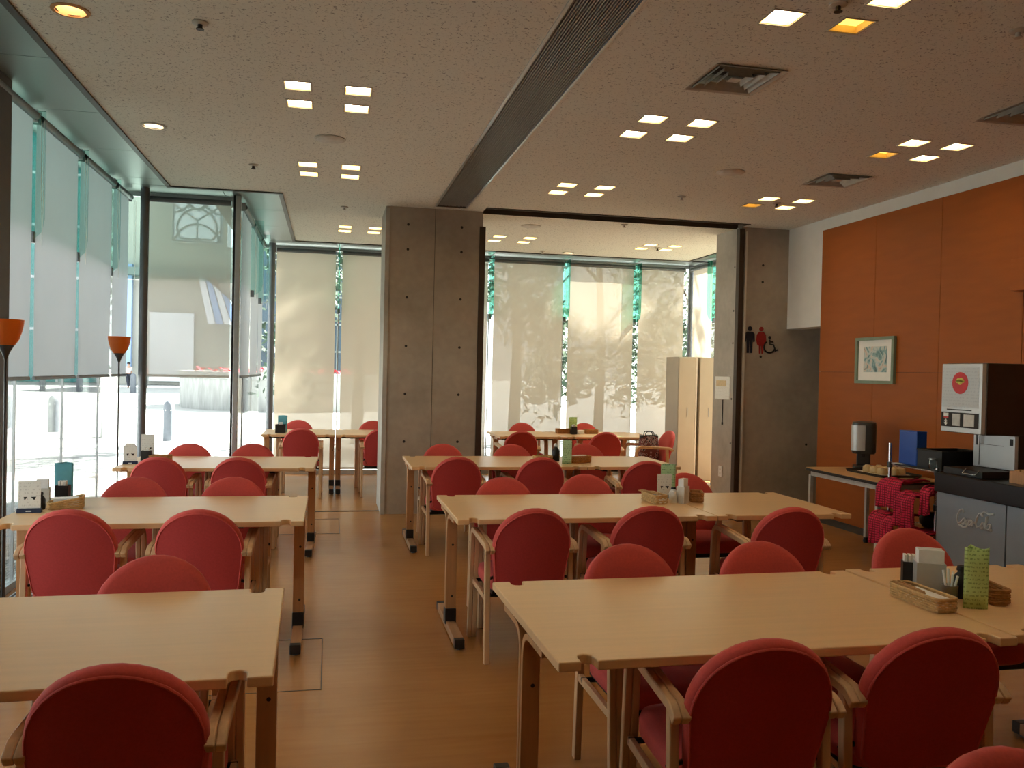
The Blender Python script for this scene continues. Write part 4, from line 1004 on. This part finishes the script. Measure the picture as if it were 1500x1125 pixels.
# soup dispenser on the counter
mc = thing('soup_dispenser', 'white-fronted drink machine with red round emblem on the counter', 'drink machine', (0, 0, .88))
MY0, MY1 = 4.815, 5.195
MB().bx(4.20, 4.92, MY0, MY1, .285, .76).build('head', 'machine_dark', mc, bevel=.006); MB().bx(4.46, 4.92, MY0 - .0, MY1 - .02, .02, .284).build('lower_body', 'machine_dark', mc)
fp = MB().bx(4.165, 4.199, MY0 + .004, MY1 - .002, .29, .755).build('front_plate', 'machine_silver', mc, bevel=.004)
MB().bx(4.1635, 4.165, MY0 + .03, MY1 - .015, .46, .735).build('poster', 'machine_print', fp)
yc = (MY0 + MY1) / 2
em = MB().prism(circ(yc + .01, .625, .074, 28, .074), 4.161, 4.1635, lambda a, b, c: (c, a, b)).build('emblem', 'logo_red', fp)
for dy, dz, r in ((-.012, .012, .02), (.014, .010, .018), (.0, -.006, .022), (.026, .0, .014), (-.028, .002, .014)): MB().prism(circ(yc + .01 + dy, .635 + dz, r, 12, r * .7), 4.1595, 4.161, lambda a, b, c: (c, a, b)).build('emblem_picture', 'logo_yellow', em)
MB().bx(4.162, 4.165, MY0 + .09, MY1 - .06, .44, .447).build('slot', 'sign_black', fp)
bp = MB().bx(4.161, 4.165, MY0 + .025, MY1 - .01, .325, .425).build('button_panel', 'vent_dark', fp)
for a, b, z0, z1, mt in ((.30, .345, .395, .418, 'paper_white'), (.30, .345, .383, .394, 'logo_red'), (.19, .26, .335, .415, 'ivory_grey'), (.06, .155, .335, .415, 'ivory_grey')):
    MB().bx(4.1585, 4.161, MY0 + a, MY0 + b, z0, z1).build('button', mt, bp)
MB().prism([(.323, .332), (.340, .352), (.329, .352), (.329, .36), (.340, .36), (.323, .378), (.306, .36), (.317, .36), (.317, .352), (.306, .352)], 4.1585, 4.161, lambda a, b, c: (c, MY0 + a, b)).build('arrow_mark', 'paper_white', bp)
lp = MB().bx(4.43, 4.459, MY0 + .005, MY1 - .005, .05, .28).build('lower_plate', 'machine_silver', mc, bevel=.003)
MB().bx(4.428, 4.43, MY0 + .10, MY1 - .06, .205, .208).build('panel_line', 'urn_dark', lp); MB().bx(4.428, 4.43, MY1 - .065, MY1 - .06, .06, .26).build('panel_line', 'urn_dark', lp)
MB().bx(4.426, 4.43, MY0 + .02, MY0 + .045, .215, .26).build('lock', 'sign_black', lp)
MB().tube([(4.40, MY1 - .07, .285), (4.40, MY1 - .07, .20)], .008, 8).build('nozzle', 'urn_dark', mc, 40)
MB().bx(4.19, 4.46, MY0 + .01, MY1 - .01, 0, .045).build('drip_tray', 'black_plastic', mc, bevel=.004); MB().bx(4.46, 4.90, MY0, MY1, 0, .02).build('base', 'black_plastic', mc)
MB().tube(fillet([(4.195, MY0 + .04, .05), (4.165, MY0 + .04, .02), (4.165, MY0 + .16, .02), (4.195, MY0 + .16, .05)], .01), .005, 6).build('wire_handle', 'chrome', mc, 40)
t = thing('wooden_box', 'small brown wooden box on the counter at the right photo edge', 'box', (4.34, 4.56, .88))
q_ = MB(); q_.bx(-.10, .10, -.09, .09, 0, .008)
for q in ((-.10, .10, -.09, -.082), (-.10, .10, .082, .09), (-.10, -.092, -.082, .082), (.092, .10, -.082, .082)): q_.bx(*q, .008, .075)
q_.build('body', 'leg_wood', t)
for k in range(3): MB().bx(-.08, .08, -.07 + k * .05, -.03 + k * .05, .012, .085).build('packet', 'kraft', t)

# ------------------------------------------------------------------ outside
struct(MB().bx(-120, 120, -30, 160, -.20, -.125).build('ground', 'plaza_paving'), 'pale sunlit paved plaza outside the glass')
pm = MB(); rnd = random.Random(3)
for k in range(2600):
    x = rnd.uniform(-2.72, -2.14); y = rnd.uniform(4.8, 10.8); r = rnd.uniform(.016, .034); rr = (r, r * rnd.uniform(.7, 1), r * .6); a = rnd.random() * PI
    ring = lambda s, z: [(x + s * (rr[0] * math.cos(a) * math.cos(b) - rr[1] * math.sin(a) * math.sin(b)), y + s * (rr[0] * math.sin(a) * math.cos(b) + rr[1] * math.cos(a) * math.sin(b)), -.10 + z) for b in [2 * PI * i / 6 for i in range(6)]]
    pm.loft([ring(.6, -rr[2]), ring(1, 0), ring(.6, rr[2] * .8)])
tag(pm.build('gravel_strip', 'pebble', None, 60), 'strip of pale pebbles outside along the left glass', 'gravel', None, 'stuff')
struct(MB().bx(-2.14, -2.09, 2.3, 9.3, -.125, -.02).build('trim_7', 'reflection_blue'), 'channel at the foot of the left glass, coloured as a blue reflection')  # bottom channel of the glass, its blue reflection painted on
bl = [(-7.64, 22.85, 'dark rounded bollard on the plaza at the left photo edge'), (-6.295, 21.78, 'dark rounded bollard on the plaza, second from the left edge'), (-4.81, 20.38, 'dark rounded bollard on the plaza, behind the second floor lamp'), (-3.36, 19.51, 'dark rounded bollard on the plaza, right of the round steel post')]
for x, y, lb in bl:
    t = thing('bollard', lb, 'bollard', (x, y, -.125), 0, 'dark bollards on the plaza')
    MB().lathe([(.115, 0), (.113, .70), (.105, .78), (.08, .835), (.04, .862), (.01, .868)], 20).build('body', 'bollard_grey', t, 50)
    for a in (4.2, 5.2): MB().lathe([(.012, 0), (.012, .006)], 8).build('reflector', 'paper_white', t, loc=(.112 * math.cos(a), .112 * math.sin(a), .66)).rotation_euler = (PI / 2, 0, a + PI / 2)
for k, (x, y, lb) in enumerate(((-17.5, 52, 'distant small bollard at the left photo edge below the blinds'), (-15.6, 52, 'distant small bollard below the first blind gap'), (-13.7, 52, 'distant small bollard below the second blind'), (-10.9, 52, 'distant small bollard left of the second floor lamp'))):
    t = thing('bollard', lb, 'bollard', (x, y, -.125), 0, 'distant bollards at the plaza edge')
    MB().lathe([(.16, 0), (.155, .9), (.12, 1.05), (.03, 1.1)], 14).build('body', 'bollard_grey', t, 50)
# round concrete planter
t = thing('planter', 'big round concrete planter on the plaza behind the see-through blind', 'planter', (-1.35, 36.5, -.125))
MB().loft([[(r * math.cos(2 * PI * i / 48), r * math.sin(2 * PI * i / 48), z) for i in range(48)] for r, z in ((4.5, 0), (4.5, 1.15), (4.55, 1.16), (4.55, 1.42), (4.2, 1.42), (4.2, 1.2))], False, False).build('wall', 'planter_concrete', t, 40)
MB().lathe([(4.2, 1.2), (4.2, 1.22)], 40).build('soil', 'bark', t)
fl = MB(); rnd = random.Random(11)
for k in range(420):
    a = rnd.random() * 2 * PI; r = 4.0 * math.sqrt(rnd.random()); z = 1.22 + rnd.random() * .35; s = rnd.uniform(.06, .12); b = rnd.random() * PI
    fl.add([(r * math.cos(a) + s * math.cos(b), r * math.sin(a) + s * math.sin(b), z), (r * math.cos(a) - s * math.sin(b), r * math.sin(a) + s * math.cos(b), z + s * .5), (r * math.cos(a) - s * math.cos(b), r * math.sin(a) - s * math.sin(b), z), (r * math.cos(a) + s * math.sin(b), r * math.sin(a) - s * math.cos(b), z - s * .5)], [(0, 1, 2, 3)])
tag(fl.build('flowers', 'shirt_red', t), kind='stuff')
# far building seen through the see-through blind
BY = 72.0
b1 = thing('museum_building', 'grey building with lattice window and glass canopy across the plaza', 'building', (0, BY, 0))
MB().bx(-17.2, -6.6, 0, 12, -.1, 19).build('wall', 'far_wall', b1)
MB().bx(-16.3, -15.2, -.5, 0, 1.2, 9.3).build('pillar', 'far_pillar', b1)
MB().bx(-13.9, -10.6, -.3, 0, .2, 5.6).build('white_panel', 'far_white', b1)
lw = MB().bx(-12.4, -8.6, -.12, 0, 11.2, 15.3).build('window', 'far_white', b1)
for s in ([(-12.3, 11.3), (-8.7, 11.3), (-8.7, 15.2), (-12.3, 15.2), (-12.3, 11.3)],):
    MB().tube([(a, -.2, b) for a, b in s], .07, 5).build('lattice_bar', 'far_bar', lw)
for cx, cz, r, a0, a1 in ((-10.5, 11.0, 1.7, 0, 180), (-10.5, 12.4, 1.5, 0, 360), (-12.6, 15.4, 1.9, 270, 360), (-8.4, 15.4, 1.9, 180, 270), (-10.5, 14.9, 1.0, 180, 360)):
    pts = [(cx + r * math.cos(math.radians(a0 + (a1 - a0) * i / 20)), -.2, cz + r * math.sin(math.radians(a0 + (a1 - a0) * i / 20))) for i in range(21)]
    pts = [p for p in pts if -12.35 < p[0] < -8.65 and 11.25 < p[2] < 15.25]
    if len(pts) > 1: MB().tube(pts, .06, 5).build('lattice_bar', 'far_bar', lw)
for p, q in (((-10.5, 11.3), (-10.5, 13.0)), ((-10.5, 13.0), (-12.3, 14.2)), ((-10.5, 13.0), (-8.7, 14.2)), ((-11.3, 14.4), (-10.5, 13.8)), ((-9.7, 14.4), (-10.5, 13.8)), ((-11.4, 15.2), (-11.0, 14.3)), ((-9.6, 15.2), (-10.0, 14.3)), ((-8.7, 12.3), (-9.3, 11.6)), ((-8.7, 11.6), (-9.3, 12.2))):
    MB().tube([(p[0], -.2, p[1]), (q[0], -.2, q[1])], .05, 5).build('lattice_bar', 'far_bar', lw)
MB().bx(-8.2, -7.3, -.1, 0, 11.0, 15.4).build('window', 'far_white', b1)
MB().bx(-16.6, -8.2, -1.2, 0, 8.4, 9.0).build('ledge', 'far_bar', b1)
cn_ = empty('canopy'); cn_.parent = b1
for k in range(6):
    x = -10.4 + k * .62; MB().add([(x, -.4, 9.0 - k * .55), (x + .55, -.4, 8.5 - k * .55), (x + .55 + .9, -.6, 4.8), (x + .9, -.6, 4.8)], [(0, 1, 2, 3)]).build('pane', 'far_pillar' if k % 2 else 'far_white', cn_)
b2 = thing('glass_building', 'teal glass building across the plaza, seen left of the round steel post', 'building', (0, BY + 4, 0))
MB().bx(-60, -17.4, 0, 12, -.1, 21).build('wall', 'far_teal', b2)
for k in range(14): MB().bx(-59 + k * 3.1, -58.85 + k * 3.1, -.2, 0, -.1, 21).build('mullion', 'far_white', b2)
for z in (4.2, 8.4, 12.6, 16.8): MB().bx(-60, -17.4, -.2, 0, z - .1, z + .1).build('transom', 'far_white', b2)
b3 = thing('glass_building', 'dark blue-green glass building seen beside the far corner post', 'building', (0, 58, 0))
MB().bx(-5.0, 8, 0, 12, -.1, 12).build('wall', 'far_dark', b3)
for k in range(8): MB().bx(-5.0 + k * 1.8, -4.9 + k * 1.8, -.15, 0, -.1, 12).build('mullion', 'far_bar', b3)
for z in (2.6, 4.4, 6.2, 8.0): MB().bx(-5.0, 8, -.15, 0, z - .06, z + .06).build('transom', 'far_bar', b3)
# two people far across the plaza
def person(label, loc, rz, top, stride=.18):
    t = thing('person', label, 'person', loc, rz)
    def skin(name, vs, es, rad, mat, parent):
        me = bpy.data.meshes.new(name); me.from_pydata(vs, es, []); me.materials.append(M[mat]); o = bpy.data.objects.new(name, me); col.objects.link(o); o.parent = parent
        m1 = o.modifiers.new('skin', 'SKIN')
        for v, r in zip(me.skin_vertices[0].data, rad): v.radius = r
        me.skin_vertices[0].data[0].use_root = True
        o.modifiers.new('sub', 'SUBSURF').levels = 1; o.modifiers['sub'].render_levels = 1; return o
    s = stride
    vs = [(0, 0, .92), (0, 0, 1.15), (0, 0, 1.40), (0, 0, 1.50), (0, .01, 1.60), (0, .01, 1.70), (.18, 0, 1.38), (.24, s * .5, 1.12), (.24, s, .88), (-.18, 0, 1.38), (-.24, -s * .5, 1.12), (-.24, -s * .6, .88), (.09, 0, .88), (.10, s, .48), (.10, s * .9, .06), (-.09, 0, .88), (-.10, -s * .4, .48), (-.10, -s * 1.3, .08), (.10, s * .9 + .12, .03), (-.10, -s * 1.3 + .11, .03)]
    es = [(0, 1), (1, 2), (2, 3), (3, 4), (4, 5), (2, 6), (6, 7), (7, 8), (2, 9), (9, 10), (10, 11), (0, 12), (12, 13), (13, 14), (0, 15), (15, 16), (16, 17), (14, 18), (17, 19)]
    ra = [(.14, .1), (.13, .1), (.13, .09), (.05, .05), (.09, .1), (.07, .08), (.06, .06), (.045, .045), (.035, .035), (.06, .06), (.045, .045), (.035, .035), (.085, .085), (.06, .06), (.04, .04), (.085, .085), (.06, .06), (.04, .04), (.03, .03), (.03, .03)]
    body = skin('body', vs, es, ra, 'skin', t)
    skin('shirt', [vs[0], vs[1], vs[2], vs[6], vs[7], vs[9], vs[10]], [(0, 1), (1, 2), (2, 3), (3, 4), (2, 5), (5, 6)], [(.17, .13), (.155, .125), (.15, .11), (.075, .075), (.06, .06), (.075, .075), (.06, .06)], top, t)
    skin('trousers', [vs[0], vs[12], vs[13], vs[14], vs[15], vs[16], vs[17]], [(0, 1), (1, 2), (2, 3), (0, 4), (4, 5), (5, 6)], [(.155, .12), (.1, .1), (.075, .075), (.055, .055), (.1, .1), (.075, .075), (.055, .055)], 'trouser_dark', t)
    MB().lathe([(.1, 0), (.115, .04), (.10, .09), (.05, .125), (.01, .13)], 14, (0, -.005, 1.62)).build('hair', 'hair_dark', t, 60)
person('distant person in a white top walking across the plaza', (-13.3, 62, -.125), .6, 'shirt_white')
person('distant person in a red top walking across the plaza', (-12.3, 62, -.125), -.6, 'shirt_red', .12)
# trees beyond the far blinds
def tree(label, x, y, h, rx, rz_, n, mat, gap=None, seed=1, low=.8, leaf=(.07, .14), nc=34, lit=None):
    rnd = random.Random(seed); t = thing('tree', label, 'tree', (x, y, -.125), 0, 'trees beyond the far blinds')
    tk = MB().tube([(0, 0, 0), (.05, .02, h * .3), (-.05, .05, h * .6), (0, 0, h * .85)], [.14, .11, .08, .04], 8)
    for a in range(5): tk.tube([(0, 0, h * (.35 + .08 * a)), (rx * .6 * math.cos(a * 1.3), rx * .6 * math.sin(a * 1.3), h * (.55 + .08 * a))], [.05, .015], 6)
    tk.build('trunk', 'bark', t, 50)
    m = MB(); cz = (low + h) / 2; hz = (h - low) / 2; k = 0
    clumps = [(rx * .75 * rnd.uniform(-1, 1), rx * .75 * rnd.uniform(-1, 1), cz + hz * .85 * rnd.uniform(-1, 1), rnd.uniform(.5, .95)) for _ in range(nc)]
    while k < n:
        c = rnd.choice(clumps); d = Vector((rnd.gauss(0, 1), rnd.gauss(0, 1), rnd.gauss(0, 1))).normalized() * (rnd.random() ** .4) * c[3]
        p = Vector(c[:3]) + d; k += 1
        if p.z < .2: continue
        if gap:
            gx, gz, gr = gap; sc_ = (y + p.y) / y
            if ((x + p.x) / (y + p.y) - gx) ** 2 + (((p.z - .125 - 1.5) / (y + p.y)) - gz) ** 2 < gr * gr * rnd.uniform(.5, 1.25): continue
        if lit:   # the opening in the crown through which sunlight reaches the far blind
            ly, lx, lz, ra, rb = lit; t_ = (y + p.y - ly) / to_sun.y
            qx = x + p.x - to_sun.x * t_; qz = p.z - .125 - to_sun.z * t_
            if ((qx - lx) / ra) ** 2 + ((qz - lz) / rb) ** 2 < 1 and rnd.random() < .995: continue
        s = rnd.uniform(*leaf); u = Vector((rnd.gauss(0, 1), rnd.gauss(0, 1), rnd.gauss(0, 1))).normalized(); v = u.orthogonal().normalized()
        m.add([p - u * s, p + v * s * .45, p + u * s, p - v * s * .45], [(0, 1, 2, 3)])
    m.build('crown', mat, t)
G_ = (.305, .105, .045)
tree('leafy dark tree outside, behind the blinds left of the column', .6, 19, 7.5, 2.3, 0, 5200, 'leaf_dark', None, 2)
tree('leafy tree outside, behind the first blind right of the column', 4.0, 18.5, 7.2, 2.2, 0, 5200, 'leaf_dark', G_, 3)
tree('leafy tree outside, behind the blind with the bright patch', 6.6, 20.5, 7.6, 2.3, 0, 5200, 'leaf_mid', G_, 4)
tree('shorter leafy tree outside, behind the alcove corner', 9.0, 20.0, 5.0, 2.1, 0, 4600, 'leaf_mid', None, 5)
tree('tall unseen tree added to shade the far blinds, right behind the alcove', 11.0, 17.55, 16.0, 1.6, 0, 26000, 'leaf_dark', None, 9, 4.0, (.15, .25), 190, (XB - .14, 3.95, 2.58, .85, .66))  # unseen tree added to shade the blinds, crown opened for a sun patch
